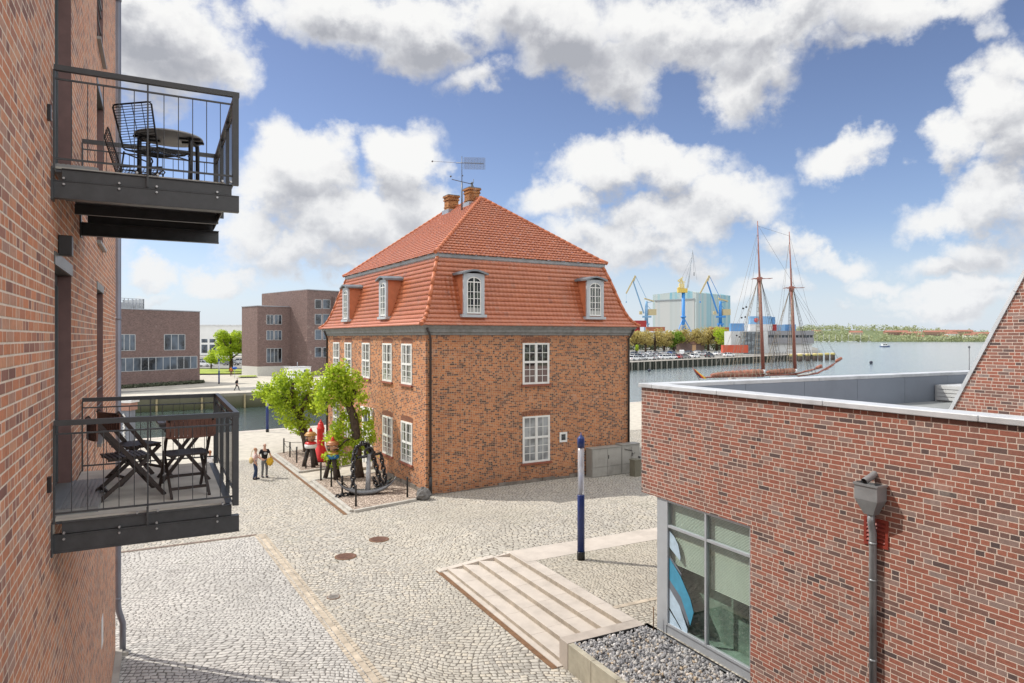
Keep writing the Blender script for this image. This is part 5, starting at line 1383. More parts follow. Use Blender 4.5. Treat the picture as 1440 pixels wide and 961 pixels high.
# white hall behind
hx, hy_ = W(245, 262); t = thing('white_hall', 'long white industrial hall behind the far car park', 'hall', (hx,hy_,.5), R(-20))
m = MB(); m.box(0,48,0,30,0,11.6); m.build('wall', plain('hall_white', (.62,.63,.63), .6, .0, .05, .3), t)
m = MB(); m.box(-.3,48.3,-.3,30.3,11.6,12.0); m.build('roof', zinclt, t)
m = MB()
for i in range(16):
    m.box(1+i*3, 3.2+i*3, -.05, 0, 1.0, 4.2); m.box(1+i*3, 3.2+i*3, -.05, 0, 5.0, 6.4)
m.build('window', offglass, t)
# grass strips and sign
def strip(name, P, z, mat): return sheet(name, P, z, mat)
strip('lawn', [W(250,128), W(356,131), W(358,147), W(250,150)], .60, grassm)
strip('lawn', [W(333,119), W(362,120), W(360,124), W(338,123)], .59, grassm)
strip('far_car_park_ground', [W(230,152), W(360,150), W(380,240), W(200,250)], .62, asph)
t = thing('blue_road_sign', 'blue oval road sign on a thin grey pole by the far bend', 'sign', (*W(330,118),.5), R(-20))
m = MB(); m.tube([(0,0,-1.5),(0,0,1.7)], .03, 6); m.build('pole', zinc, t); m = MB(); m.lathe([(.42,-.015),(.42,.015)], 20); o = m.build('sign_panel', plain('sign_blue', (.02,.10,.42), .4), t, (0,-.05,1.65)); o.rotation_euler.x = R(90); o.scale = (1,.62,1)
# ---------------------------------------------------------------- cars
def make_car(name, label, colmat, loc, rz, group, van=False):
    t = thing(name, label, 'van' if van else 'car', loc, rz, group)
    L = 4.4; H = 2.1 if van else 1.46
    if van: body = [(-2.2,.35),(2.2,.35),(2.22,.8),(2.1,1.0),(1.55,1.15),(1.1,1.95),(.9,2.08),(-2.1,2.1),(-2.2,1.9)]; cab = None
    else: body = [(-2.15,.30),(2.15,.30),(2.2,.55),(2.1,.72),(1.25,.90),(-1.75,.95),(-2.15,.88),(-2.2,.6)]
    m = MB(); M = Matrix(((1,0,0,0),(0,0,-1,0),(0,1,0,0),(0,0,0,1)))
    m.prism(body, -.86, .86, 0, M); m.build('body', colmat, t, bevel=.07)
    if not van:
        n = [(-1.75,.93),(1.15,.90),(.45,1.36),(.2,1.42),(-.9,1.43),(-1.25,1.36)]
        m = MB(); lo = [(x,z) for x,z in n]; k = len(n)
        vs = [(x,-.78 if z<1 else -.60,z) for x,z in n] + [(x,.78 if z<1 else .60,z) for x,z in n]
        m.add(vs, [tuple(range(k))[::-1], tuple(range(k,2*k))]+[(i,(i+1)%k,k+(i+1)%k,k+i) for i in range(k)]); c = m.build('cabin_glass', glassd, t)
        m = MB(); m.box(-.95,.3,-.6,.6,1.415,1.46); 
        for s in (-1,1): m.bar((1.1,s*.77,.92),(.42,s*.61,1.40),.05,.05); m.bar((-1.68,s*.77,.94),(-1.18,s*.61,1.40),.09,.07); m.bar((-.25,s*.785,.92),(-.25,s*.61,1.42),.06,.06)
        m.build('roof', colmat, t, bevel=.02)
    else:
        m = MB(); m.add([(1.56,-.75,1.16),(1.12,-.7,1.93),(1.12,.7,1.93),(1.56,.75,1.16)], [(0,1,2,3)]); m.v = [(a+.02,b,c) for a,b,c in m.v]
        for s in (-1,1): m.box(.2,1.1,s*.865-.005,s*.865+.005,1.2,1.8)
        m.build('cabin_glass', glassd, t)
    for x in (-1.35,1.38):
        for s in (-1,1):
            m = MB(); m.lathe([(.20,-.1),(.31,-.1),(.32,-.06),(.32,.06),(.31,.1),(.20,.1)], 16); o = m.build('wheel', plain('tyre', (.015,.015,.016), .8), t, (x, s*.80, .32)); o.rotation_euler.x = R(90)
            m = MB(); m.lathe([(.20,-.09),(.20,.11),(.05,.12)], 12); m.build('rim', plain('alloy', (.4,.4,.41), .35, .6), o)
    m = MB()
    for s in (-1,1):
        m = MB(); m.box(2.16,2.215,s*.62-.16,s*.62+.16,.58,.70); m.build('headlight', plain('headlamp', (.6,.6,.6), .2), t)
        m = MB(); m.box(-2.215,-2.17,s*.66-.12,s*.66+.12,.62,.84); m.build('taillight', plain('tail_red', (.3,.01,.01), .3), t)
    return t
CARP = {}
def paint(c):
    cols = dict(white=(.70,.71,.72), silver=(.40,.41,.42), grey=(.16,.165,.17), black=(.02,.02,.022), red=(.42,.03,.025), blue=(.03,.07,.22), navy=(.02,.035,.08))
    if c not in CARP:
        m, t_, b = newmat('car_paint_'+c); b.inputs['Base Color'].default_value = (*cols[c],1); b.inputs['Roughness'].default_value = .25; b.inputs['Coat Weight'].default_value = .6; CARP[c] = m
    return CARP[c]
protos = {}
def car(c, loc, rz, label, group, van=False):
    k = (c, van)
    if k not in protos: protos[k] = make_car('parked_van' if van else 'parked_car', label, paint(c), loc, rz, group, van); return protos[k]
    return dup(protos[k], loc, rz, label, group)
ordn = ['first','second','third','fourth','fifth','sixth','seventh','eighth','ninth','tenth','eleventh','twelfth']
g1 = 'cars in the car park between the brick offices'
for i, (px, d, c) in enumerate(((287,160,'white'),(284,172,'silver'),(290,176,'blue'),(300,178,'navy'),(311,175,'blue'),(325,168,'grey'),(340,176,'silver'))):
    x, y = W(px, d); car(c, (x,y,.63), R(-38 + (i*37) % 30), '%s parked car, %s from the white hall side in the car park between the offices' % (c, ordn[i]), g1)
# ---------------------------------------------------------------- harbour quay with car park
q0, q1, q2 = W(885,186), W(1070,246), W(1128,272)
sheet('harbour_quay_ground', [W(760,158), q0, q1, q2, W(1150,300), W(1150,420), W(1120,900), W(1030,1500), W(600,1500), W(640,260)], .85, asph, -3)
def QL(px):
    return Face(q0, q1).at(px)
FQ = Face(W(760,158), q2)
zt = 3.9
t = thing('harbour_quay_wall', 'dark sheet pile harbour wall with pale upright fenders', 'quay wall', (*FQ.P0, -3), FQ.a)
m = MB(); n = int(FQ.L/1.2)
for i in range(n):
    x = i*1.2; m.box(x, x+.6, -.25, -.01, 0, 3.72); m.box(x+.6, x+1.2, -.45, -.2, 0, 3.72)
m.build('sheet_piling', plain('dark_weedy_steel', (.035,.04,.03), .85, 0, .4, 1.2), t)
m = MB(); m.box(0, FQ.L, -.6, .5, 3.721, 3.93); m.build('coping', concretelt, t)
for i in range(int(FQ.L/3.0)):
    m = MB(); m.box(i*3+.5, i*3+.78, -.75, -.46, 1.2, 3.7); m.build('fender_pile', plain('bleached_timber', (.30,.28,.24), .9), t)
quay_cars = []
r = random.Random(9)
rows = [('front row', 1.02, [(892,'white'),(900,'silver'),(912,'white'),(920,'silver'),(935,'white'),(945,'white'),(955,'red'),(962,'grey'),(977,'white'),(998,'black'),(1025,'white')], 9),
        ('second row', 1, [(887,'white'),(896,'grey'),(906,'white'),(916,'white'),(926,'silver'),(938,'white'),(948,'grey'),(985,'silver'),(993,'white'),(1008,'white')], 34),
        ('third row', 1, [(891,'grey'),(902,'silver'),(912,'white'),(922,'grey'),(932,'silver'),(943,'blue'),(968,'grey'),(980,'white'),(990,'grey')], 66)]
gq = 'cars parked on the harbour quay'
for nm, _, lst, off in rows:
    for i, (px, c) in enumerate(lst):
        xl, dep = FQ.at(px); x, y = W(px, dep + off)
        car(c, (x,y,.86), FQ.a + r.uniform(-.35,.35) + (0 if nm == 'front row' else 1.0), '%s car in the %s of the harbour car park, %s from the old house' % (c, nm, ordn[i]), gq)
xl, dep = FQ.at(960); x, y = W(959, dep+45); car('white', (x,y,.86), FQ.a+.5, 'tall white van among the cars of the harbour quay', gq, True)
# budding trees behind the cars
gt = 'budding trees behind the harbour car park'
tl = ['half bare budding tree behind the harbour car park, %s along from the old house' % o for o in ordn]
for i, (px, d, h, lf) in enumerate(((895,300,10.5,leafB),(908,306,10,leafB),(921,312,10.5,leafB),(934,318,10.5,leafB),(948,324,10,leafG),(962,330,12,leafB),(980,334,11,leafB),(1008,340,14,leafB),(1021,332,12.5,leafY),(996,344,12,leafB))):
    x, y = W(px, d); crown_tree(tl[i], (x,y,.85), h, h*1.15, 40+i, lf, 1500, .85, .22, gt)
x, y = W(896,262); crown_tree('small fresh green tree at the near end of the harbour car park', (x,y,.85), 4.2, 2.2, 61, leafY, 400, .4, .25, gt)
r = random.Random(23); m = MB()
for _ in range(420):
    px = r.uniform(880, 1040); x, y = W(px, r.uniform(352,372)); leafcloud(m, r, (x,y,.85+r.uniform(.5,4.0)), 1.6, 10, 1.1)
tag(m.build('boundary_hedge', leafmat('hedge_leaves', (.03,.045,.02), (.10,.12,.05), .1)), 'long dark hedge running behind the budding harbour trees', 'hedge')
# brick gatehouse
x, y = W(972, 326); t = thing('brick_gatehouse', 'small brick house with pale gable among the harbour trees', 'house', (x,y,.85), FQ.a)
m = MB(); m.box(0,13,0,8,0,3.6); m.add([(0,0,3.6),(0,8,3.6),(0,4,6.4),(13,0,3.6),(13,8,3.6),(13,4,6.4)], [(0,1,2),(3,5,4)]); m.build('wall', brickD, t)
m = MB(); m.add([(-.3,-.4,3.35),(13.3,-.4,3.35),(13.3,4,6.55),(-.3,4,6.55),(-.3,8.4,3.35),(13.3,8.4,3.35)], [(0,1,2,3),(3,2,5,4)]); m.build('roof', plain('brown_roof', (.16,.085,.06), .8), t)
m = MB(); m.box(1,4.5,-.06,-.004,.2,3.2); m.build('door', plain('pale_orange_door', (.55,.33,.18), .7), t)
# containers and halls
def container(px, py0, py1, px1, d, col, label, zb=None, group='shipping containers on the quay'):
    x, y = W(px, d); L = (px1-px)*d/FOC; z0 = Zat(py1,d); h = (py1-py0)*d/FOC
    t = thing('shipping_container', label, 'container', (x,y,z0), -TH + 0*R(10), group)
    mt = plain('container_'+col, dict(orange=(.50,.085,.04), red=(.36,.03,.03), blue=(.10,.25,.48), lightblue=(.22,.40,.62), white=(.6,.6,.6), grey=(.25,.27,.29), rust=(.40,.14,.07))[col], .6, 0, .1, .6)
    m = MB(); n = max(4, int(L/.5)); w = L/n
    for i in range(n): m.box(i*w, i*w+w*.5, .0, 2.4, .1, h-.1); m.box(i*w+w*.5, (i+1)*w, .06, 2.34, .1, h-.1)
    m.build('body', mt, t)
    m = MB(); m.box(-.02,L+.02,-.03,2.43,0,.12); m.box(-.02,L+.02,-.03,2.43,h-.12,h); m.box(-.03,.12,-.03,2.43,0,h); m.box(L-.12,L+.03,-.03,2.43,0,h); m.build('frame', mt, t); return t
container(1017,485.5,496.5,1052,246,'orange','bright orange container at the quay edge beside the white car')
container(1028,455,466,1046.5,292,'blue','blue container at the roof level of the pale harbour block, leftmost of the stack')
container(1055,445,456,1085,296,'lightblue','light blue container with round emblem, top of the container stack')
container(1055,456.3,466,1086,296,'white','white container under the light blue one')
container(1086,446,456,1090,296,'blue','narrow blue container end high in the stack')
container(1086,456.3,467.5,1092,297,'red','red container end in the middle of the stack')
container(1093,457,467,1104,299,'lightblue','pale blue container behind the main mast')
container(1104,456.5,467,1119,301,'blue','blue container just left of the foremast')
container(893,451,460,909,330,'red','dark red container beside the roof edge of the old house')
container(909,460,466,935,345,'rust','rust orange container row above the budding trees', None)
container(1000,460.5,466,1028,345,'rust','rust orange container row beneath the shipyard hall', None)
container(893,460.2,470,900,332,'red','red container below the dark red one')
x, y = W(1071,296); m = MB(); m.lathe([(1.0,0),(1.0,.05)], 16); o = m.build('container_emblem', plain('emblem_red', (.55,.1,.1), .5), None); o.parent = [ob for ob in bpy.data.objects if ob.get('label','').startswith('light blue container with')][0]; o.location = (2.6,-.05,1.7); o.rotation_euler.x = R(90)
x, y = W(1028, 286); t = thing('pale_harbour_block', 'pale flat harbour block carrying blue containers', 'building', (x,y,.85), -TH)
m = MB(); L = 52*286/FOC; m.box(0,L,0,9,0,Zat(466,286)-.85); m.build('wall', plain('pale_cladding', (.50,.51,.51), .6, 0, .06, .4, 0, .4, .2), t)
x, y = W(1046, 274); t = thing('glazed_stair_tower', 'grey glazed steel stair frame against the pale harbour block', 'stair tower', (x,y,.85), -TH)
m = MB(); L = 27*274/FOC; h = Zat(467,274)-.85
for i in range(6):
    for yy in (0, 3.5): m.box(i*L/5-.08,i*L/5+.08,yy-.08,yy+.08,0,h)
for k in range(6):
    for yy in (0, 3.5): m.box(0,L,yy-.07,yy+.07,h*k/5-.06,h*k/5+.06)
for k in range(5): m.bar((0,.1,h*k/5),(L,.1,h*(k+1)/5),.12,.12)
m.build('frame', steelb, t); m = MB(); m.box(.1,L-.1,.3,3.2,0,h-.1); m.build('glazing', glassmat('hazy_glass', (.19,.22,.24), .2, .4, .6), t)
x, y = W(1078, 292); t = thing('long_grey_shed', 'long low grey building with a strip of dark windows on the pier', 'building', (x,y,.85), -TH)
m = MB(); L = 64*292/FOC; m.box(0,L,0,12,0,Zat(484,292)-.85); m.build('lower_wall', plain('white_render', (.55,.56,.56), .7), t)
m = MB(); m.box(-.3,L+.3,-1.2,12,Zat(483.5,292)-.85,Zat(475,292)-.85); m.box(-.3,L+.3,-1.2,12,Zat(471.5,292)-.85,Zat(465.5,292)-.85); m.build('wall', plain('grey_cladding', (.22,.22,.235), .6), t)
m = MB(); m.box(0,L,-.8,11,Zat(475,292)-.85,Zat(471.5,292)-.85); m.build('window_strip', glassd, t)
m = MB(); 
for i in range(14): m.box(i*L/13-.12,i*L/13+.12,-.95,-.79,Zat(475,292)-.85,Zat(471.5,292)-.85)
m.build('window_post', plain('grey_post', (.3,.3,.3), .6), t)
# timber pier and mooring piles
FP = Face(q2, W(1155, 292)); t = thing('timber_pier', 'dark timber pier reaching out past the grey shed', 'pier', (*FP.P0,-1.5), FP.a)
m = MB(); m.box(0,FP.L,0,6,1.9,2.4); m.build('deck', concretelt, t)
for i in range(10):
    m = MB(); m.tube([(i*FP.L/9,.2,-1.5),(i*FP.L/9,.2,1.9)], .3, 8); m.build('pile', poleswood, t)
m = MB()
for i in range(10): m.tube([(i*FP.L/9,.1,2.4),(i*FP.L/9,.1,3.6)], .05, 6)
for z in (3.0,3.6): m.tube([(0,.1,z),(FP.L,.1,z)], .05, 6)
m.build('railing', steelb, t)
yel = plain('faded_yellow', (.50,.42,.16), .7); proto = None
for i, (px, d) in enumerate(((1113,250),(1125,254),(1136,257),(1146,262),(1154,264),(1163,270),(1171,272))):
    x, y = W(px, d); l = 'black mooring pile with yellow top, %s from the pier end' % ordn[i]
    if proto is None:
        proto = thing('mooring_pile', l, 'mooring pile', (x,y,-1.5), 0, 'black mooring piles with yellow tops')
        m = MB(); m.lathe([(.85,-1.5),(.85,2.0)], 14); m.build('pile', poleswood, proto); m = MB(); m.lathe([(.88,2.0),(.88,2.75),(.8,2.85),(.1,2.9)], 14); m.build('yellow_band', yel, proto)
    else: dup(proto, (x,y,-1.5), 0, l)
# shipyard hall
def hallmat(name, cols):
    m, t_, b = newmat(name); co = objco(t_); x,y,z = t_.sep(co)
    v = t_.m('FLOOR', t_.m('DIVIDE', t_.m('ADD', x, y), 4.5)); w = t_.white(t_.xyz(v, 2.5, .5))
    f = t_.m('ADD', t_.m('MULTIPLY', w, .5), t_.m('MULTIPLY', t_.noise(t_.xyz(v, 0.0, 0.0), .35, 2), .6))
    t_.lk(t_.ramp(f, cols), b.inputs['Base Color']); b.inputs['Roughness'].default_value = .55; return m
hm = hallmat('hall_stripes', [(.25,(.13,.31,.40)),(.45,(.26,.40,.43)),(.6,(.38,.42,.41)),(.8,(.23,.39,.42))])
hc = W(979, 1050); hl = W(918, 1105); FH = Face(hl, hc); HH = Zat(416,1105)+1.5
t = thing('shipyard_hall', 'giant pale blue striped shipyard hall behind the cranes', 'hall', (*hl,0), FH.a)
m = MB(); hr_ = W(1027, 1130); dx, dy = hr_[0]-hl[0], hr_[1]-hl[1]; ca, sa = math.cos(FH.a), math.sin(FH.a); rx, ry = dx*ca+dy*sa, -dx*sa+dy*ca
L = FH.L; bl_ = (rx-L, ry)
pts = [(0,0),(L,0),(rx,ry),(bl_[0],bl_[1])]
m.add([(x,y,-1) for x,y in pts]+[(x,y,HH) for x,y in pts]+[(L*.8,-.05,HH+3.5),(rx-L*.2,ry,HH+3.5)], [(0,1,5,4),(1,2,6,5),(2,3,7,6),(3,0,4,7),(4,5,8),(4,8,9,7),(5,6,9,8)])
m.build('wall', hm, t)
m = MB(); m.box(L*.06,L*.96,-.6,-.1,0,HH*.86); m.build('hall_door', hallmat('hall_door_stripes', [(.2,(.33,.37,.37)),(.6,(.41,.42,.41)),(.8,(.34,.39,.40))]), t)
m = MB(); m.box(L*.05,L*.97,-1.6,-.1,HH*.862,HH*.885); m.build('door_rail', plain('rail_grey', (.24,.27,.29), .6), t)
# cranes
craneblue = plain('crane_blue', (.03,.20,.52), .5); cranepale = plain('crane_hazed_blue', (.16,.31,.48), .5); craneyel = plain('crane_yellow', (.60,.43,.08), .5); cranetan = plain('crane_tan', (.45,.38,.22), .6)  # crane paints lightened so a slight haze sits in the colour
def slew(label, px, d, bm, ym):
    k = d/FOC; x, y = W(px, d); z0 = Zat(465, d)
    t = thing('dock_crane', label, 'crane', (x,y,z0), -TH, 'dock cranes at the shipyard')
    P = lambda a, b, w=0: ((a-px)*k, w, (465-b)*k)
    o = px - 909
    m = MB()
    for s in (-1,1):
        for s2 in (-1,1): m.bar((s*3.4*1,s2*3.4,-25),(s*1.6,s2*1.6,10*k),.9,.9)
    m.box(-3,3,-3,3,8*k,10*k); m.build('portal', bm, t)
    m = MB(); m.tube([P(px,456),P(px,424)], [2.2,1.5], 8); m.box(-4.5,5.5,-2.4,2.4,(465-447)*k,(465-444.5)*k); m.build('tower', bm, t)
    m = MB(); m.box((912-909)*k,(922.5-909)*k,-2.6,2.6,(465-443.5)*k,(465-435)*k); m.box((899-909)*k,(903-909)*k,-1.2,1.2,(465-442.5)*k,(465-438)*k); m.build('machinery_house', ym, t)
    m = MB()
    for s in (-1.3,1.3): m.bar(P(o+905.5,441,s),P(o+890.5,396,s*.6),.8,1.0)
    for i in range(12):
        a = i/12; m.bar(P(o+lerp(905.5,890.5,a),lerp(441,396,a),-1.2),P(o+lerp(905.5,890.5,a+.083),lerp(441,396,a+.083),1.2),.3,.3)
    m.build('boom', bm, t)
    m = MB()
    for s in (-.9,.9): m.bar(P(o+893.5,388,s),P(o+880.5,413,s*.4),.7,1.6)
    m.bar(P(o+893.5,388),P(o+890.5,396),.8,2.2); m.bar(P(o+906,420),P(o+919.5,424),2.5,1.5); m.build('jib', ym, t)
    m = MB(); m.bar(P(o+893.5,388),P(o+909.5,421),.5,.5); m.bar(P(o+910,426),P(o+919,424),.6,.6); m.bar(P(o+909,428),P(o+919,440),.4,.4); m.bar(P(o+880.7,413),P(o+880.7,424),.18,.18); m.box(*[v for pr_ in ((-.6+(880.7-909)*k,.6+(880.7-909)*k),(-.6,.6),((465-426)*k,(465-424)*k)) for v in pr_]); m.build('tie_bar', bm, t)
    return t
slew('hazy blue slewing crane with tan jib, nearest the old house roof', 909, 800, cranepale, cranetan)
slew('bright blue slewing crane with pale tan jib in front of the hall corner', 1013, 780, craneblue, cranetan)
k = 640/FOC; x, y = W(961, 640); t = thing('dock_crane', 'slim blue column crane with yellow cab and pale raised jib', 'crane', (x,y,Zat(465,640)), -TH, 'dock cranes at the shipyard')
P = lambda a, b, w=0: ((a-961)*k, w, (465-b)*k)
m = MB(); m.tube([P(961,490),P(961,412)], 1.55, 14); m.build('column', craneblue, t)
m = MB()
for a, w in ((951,-5),(955,5),(971,-5),(967,5)): m.bar(P(a,468,w),P(961,446,0),.7,.7)
m.lathe([(2.6,0),(2.6,1.5)], 12, P(961,447)); m.build('brace', craneblue, t)
m = MB(); m.box((953-961)*k,(966-961)*k,-2.4,2.4,(465-411.8)*k,(465-406)*k); m.box((953-961)*k,(956-961)*k,-2,2,(465-407)*k,(465-404.5)*k); m.build('cab', craneyel, t)
m = MB(); cy2 = plain('crane_cream', (.62,.52,.25), .5)
for s in (-1.4,1.4): m.bar(P(955,406,s),P(958,391,s),.6,.6); m.bar(P(962,406,s),P(958,391,s),.6,.6); m.bar(P(954,396,s),P(963,397,s),.7,.7); m.bar(P(953.5,395,s),P(960,390.5,s),.7,.9)
m.box((955-961)*k,(962-961)*k,-1.6,1.6,(465-405.5)*k,(465-399)*k); m.build('gantry_frame', cy2, t)
m = MB(); pj = plain('jib_grey', (.40,.44,.48), .5)
for s in (-1,1): m.bar(P(966,406,s),P(973.5,361,s*.4),.4,.4)
m.bar(P(968,405),P(974,352),.4,.4)
for i in range(16): a = i/16; m.bar(P(lerp(966,973.5,a),lerp(406,361,a),-.8),P(lerp(968,974,a+.06),lerp(405,352,a+.06),.8),.25,.25)
m.build('jib', pj, t)
m = MB(); m.bar(P(959,391),P(973.5,360),.18,.18); m.bar(P(963,397),P(973.5,362),.18,.18); m.bar(P(974,353),P(980,394),.16,.16); m.bar(P(974,353),P(976,384),.2,.2); m.box(*[v for pr_ in (((975.4-961)*k,(976.6-961)*k),(-.5,.5),((465-388)*k,(465-383)*k)) for v in pr_]); m.build('cable', plain('cable_grey', (.25,.26,.28), .6), t)
# row of white tents
x, y = W(940, 352); t = thing('white_tent_row', 'row of small white peaked tents above the budding trees', 'tents', (x,y,Zat(467.5,352)), -TH)
for i in range(7):
    m = MB(); m.add([(i*1.5,0,0),(i*1.5+1.4,0,0),(i*1.5+1.4,1.4,0),(i*1.5,1.4,0),(i*1.5+.7,.7,.9)], [(0,1,4),(1,2,4),(2,3,4),(3,0,4)]); m.build('tent_canopy', white, t)
m = MB(); m.box(-9,24,-.5,1.8,-1.2,-.02); m.box(-9,-8.6,0,.4,-5,-1.2); m.box(23,23.4,0,.4,-5,-1.2); m.box(7,7.4,0,.4,-5,-1.2); m.build('platform', plain('dull_white', (.5,.5,.48), .7), t)
# ================================================================ SAILING SHIP
s0, s1 = W(993, 107), W(1150, 115); FS = Face(s0, s1); ZD = .2
t = thing('sailing_ship', 'two masted sailing ship with red brown spars and furled sails', 'ship', (*s0, 0), FS.a)
SP = lambda px, py, w=0: (FS.x(px), w, FS.z(px, py))
spar = plain('red_brown_spar', (.24,.085,.06), .45, 0, .2, 3); sail = plain('furled_sail', (.30,.125,.085), .9, 0, .45, 1.6, .05); rope = plain('rope_tan', (.26,.21,.15), .9); ropeD = plain('rope_dark', (.05,.045,.045), .9)
m = MB(); secs = []
for i in range(13):
    u = i/12; x = u*FS.L; b = 2.7*(1-abs(2*u-1)**3.2)+.1; zs = ZD + .35*(2*u-1)**2
    secs.append([(x,-b,zs),(x,-b*.95,-.2),(x,-b*.6,-1.8),(x,0,-2.6),(x,b*.6,-1.8),(x,b*.95,-.2),(x,b,zs)])
for a, b in zip(secs[:-1], secs[1:]):
    o = len(m.v); m.v += a+b
    for k in range(6): m.f.append([o+k,o+k+1,o+7+k+1,o+7+k]); m.sm.append(True); m.mi.append(0)
m.build('hull', plain('black_hull', (.02,.02,.022), .4), t)
m = MB()
for a, b in zip(secs[:-1], secs[1:]): m.add([(a[0][0],a[0][1],a[0][2]-.5),(b[0][0],b[0][1],b[0][2]-.5),(b[6][0],b[6][1],b[6][2]-.5),(a[6][0],a[6][1],a[6][2]-.5)], [(0,1,2,3)])
m.build('deck', brownwood, t)
for a_, b_ in ((1030,1058),(1090,1108)): m = MB(); m.box(FS.x(a_),FS.x(b_),-1.1,1.1,-.2,1.0); m.build('deckhouse', offwhite, t)
def mast(pb, pm, ptop, r0):
    o = MB(); o.tube([SP(*pb), SP(*pm)], [r0, r0*.85], 10); o.tube([SP(pm[0]+.4,pm[1]+14), SP(*pm), SP(*ptop)], [r0*.62, r0*.55, r0*.2], 8); mo = o.build('mast', spar, t)
    b = MB(); b.lathe([(r0*1.08,0),(r0*1.08,.7)], 10, SP(pb[0]-.2,pb[1]-2)); b.build('white_band', white, mo)
    c = MB(); P0 = Vector(SP(*pm)); c.bar(P0+Vector((-.5,-1.3,0)),P0+Vector((-.5,1.3,0)),.12,.1); c.bar(P0+Vector((-1.2,0,0)),P0+Vector((2.2,0,.05)),.1,.09); c.bar(P0+Vector((1.5,-1.3,0)),P0+Vector((.3,1.3,0)),.1,.09); c.box(P0.x-.28,P0.x+.28,-.28,.28,P0.z-.5,P0.z+.25)
    c.build('crosstree', spar, mo); return mo
mast((1073.5,528),(1068,392),(1065.2,311),.29); mast((1118.5,527),(1113,405),(1109.8,326),.28)
def furled(a, b, r, n=24):
    o = MB(); A, B = Vector(a), Vector(b); rr_ = random.Random(3); pts = [A.lerp(B,i/n) for i in range(n+1)]; o.tube(pts, [r*(.55+.5*min(1,4*i/n, 3*(1-i/n)+.6))*(1+rr_.uniform(-.14,.14)) for i in range(n+1)], 10); return o
furled(SP(1000,528),SP(1072,523),.44).build('furled_mainsail', sail, t)
furled(SP(1078,524),SP(1117,521),.38).build('furled_foresail', sail, t)
m = MB(); m.tube([SP(988,531),SP(1074,528.5)], [.12,.2], 8); m.tube([SP(1076,528),SP(1119,526.5)], [.12,.2], 8); m.build('boom', spar, t)
m = MB(); m.tube([SP(1122,529),SP(1150,525),SP(1182,506.5)], [.16,.15,.08], 10); m.build('bowsprit', spar, t)
m = MB(); m.tube([SP(1120,526),SP(1156,517)], .11, 8); m.build('jib_boom', spar, t)
for a_, b_, q_ in (((1147,518),(1155,514.5),.24),((1175,508.5),(1183,504),.26),((1128,523.5),(1144,520),.15),((1160,521),(1172,513),.14)): furled(SP(*a_),SP(*b_),q_,10).build('furled_jib', sail, t)
m = MB(); m.tube([SP(1120,528),SP(1136,526),SP(1146,523)], [.16,.2,.1], 8); m.build('furled_staysail', offwhite, t)
def shrouds(pm, xs_, w):
    o = MB(); top = SP(*pm)
    for sgn in (-1,1):
        for px in xs_: o.tube([(top[0],sgn*.4,top[2]), (FS.x(px), sgn*w, 1.6)], .03, 5)
        for i in range(1,24):
            a = i/24; p = [Vector((top[0],sgn*.4,top[2])).lerp(Vector((FS.x(px),sgn*w,1.6)), a) for px in (xs_[0], xs_[-1])]; o.tube(p, .016, 4, caps=False)
    return o
shrouds((1068,394),(1077,1082,1087),2.7).build('shroud_rigging', ropeD, t); shrouds((1113,407),(1121,1126,1131),2.5).build('shroud_rigging', ropeD, t)
shrouds((1068,394),(1052,1046,1042),2.7).build('shroud_rigging', rope, t); shrouds((1113,407),(1098,1093,1089),2.5).build('shroud_rigging', rope, t)
m = MB()
for a, b in (((1065.3,316),(1181,508)),((1110,330),(1158,520)),((1113,405),(1170,514)),((1113,405),(1181,508)),((1068,392),(1116,520)),((1065.5,318),(1110,332)),((1068,392),(1000,528)),((1065.4,330),(1030,500)),((1110,340),(1084,520))): m.tube([SP(*a),SP(*b)], .022, 4, caps=False)
for px in (1088,1092,1096,1100,1104): m.tube([SP(px,527,1.5),SP(px+3,495,.3)], .05, 5)
m.build('stay_rigging', plain('stay_grey', (.20,.19,.19), .8), t)
for nm, pts in (('furled_mainsail',((1002,527.5),(1070,522.5),.44)),('furled_foresail',((1080,523.5),(1115,521),.38))):
    m = MB(); A, B = Vector(SP(*pts[0])), Vector(SP(*pts[1])); n = 13
    for i in range(n):
        c = A.lerp(B, (i+.5)/n); d = (B-A).normalized(); a_ = d.orthogonal().normalized(); b_ = d.cross(a_); rr_ = pts[2]*1.06
        m.tube([c + (a_*math.cos(k*math.pi/5)+b_*math.sin(k*math.pi/5))*rr_ for k in range(10)], .035, 5, closed=True)
    m.build('sail_lashing', rope, t)
m = MB()
for px in range(1000, 1072, 6): m.tube([SP(px,529,-2.6),SP(px,524.5,-2.6)], .04, 5)
for px in range(1076, 1146, 6): m.tube([SP(px,529,2.4),SP(px,524.8,2.4)], .04, 5)
m.tube([SP(1000,525,-2.6),SP(1066,524.6,-2.6)], .03, 5); m.tube([SP(1076,525,2.4),SP(1145,524.6,2.4)], .03, 5)
m.build('guard_rail', rope, t)
m = MB()
for a, b in (((1065.5,330),(1020,524)),((1066,345),(1048,524)),((1110,345),(1100,524)),((1068,394),(1028,524)),((1113,407),(1080,524)),((1110.5,350),(1140,520)),((1066,350),(1094,524)),((1113,407),(1150,519))): m.tube([SP(a[0],a[1],.2),SP(b[0],b[1],1.2)], .026, 4, caps=False)
m.build('halyard_rigging', rope, t)
m = MB(); m.ball(SP(1045,434),.16,8,6); m.ball(SP(1049.5,432),.16,8,6); m.ball(SP(1043,447),.15,8,6); m.ball(SP(1048,446),.15,8,6); m.ball(SP(1040,474),.15,8,6); m.ball(SP(1036,472),.15,8,6); m.build('pulley_block', black, t)
m = MB(); m.tube([SP(984,535),SP(974,517)], .05, 6); m.build('flagstaff', spar, t)
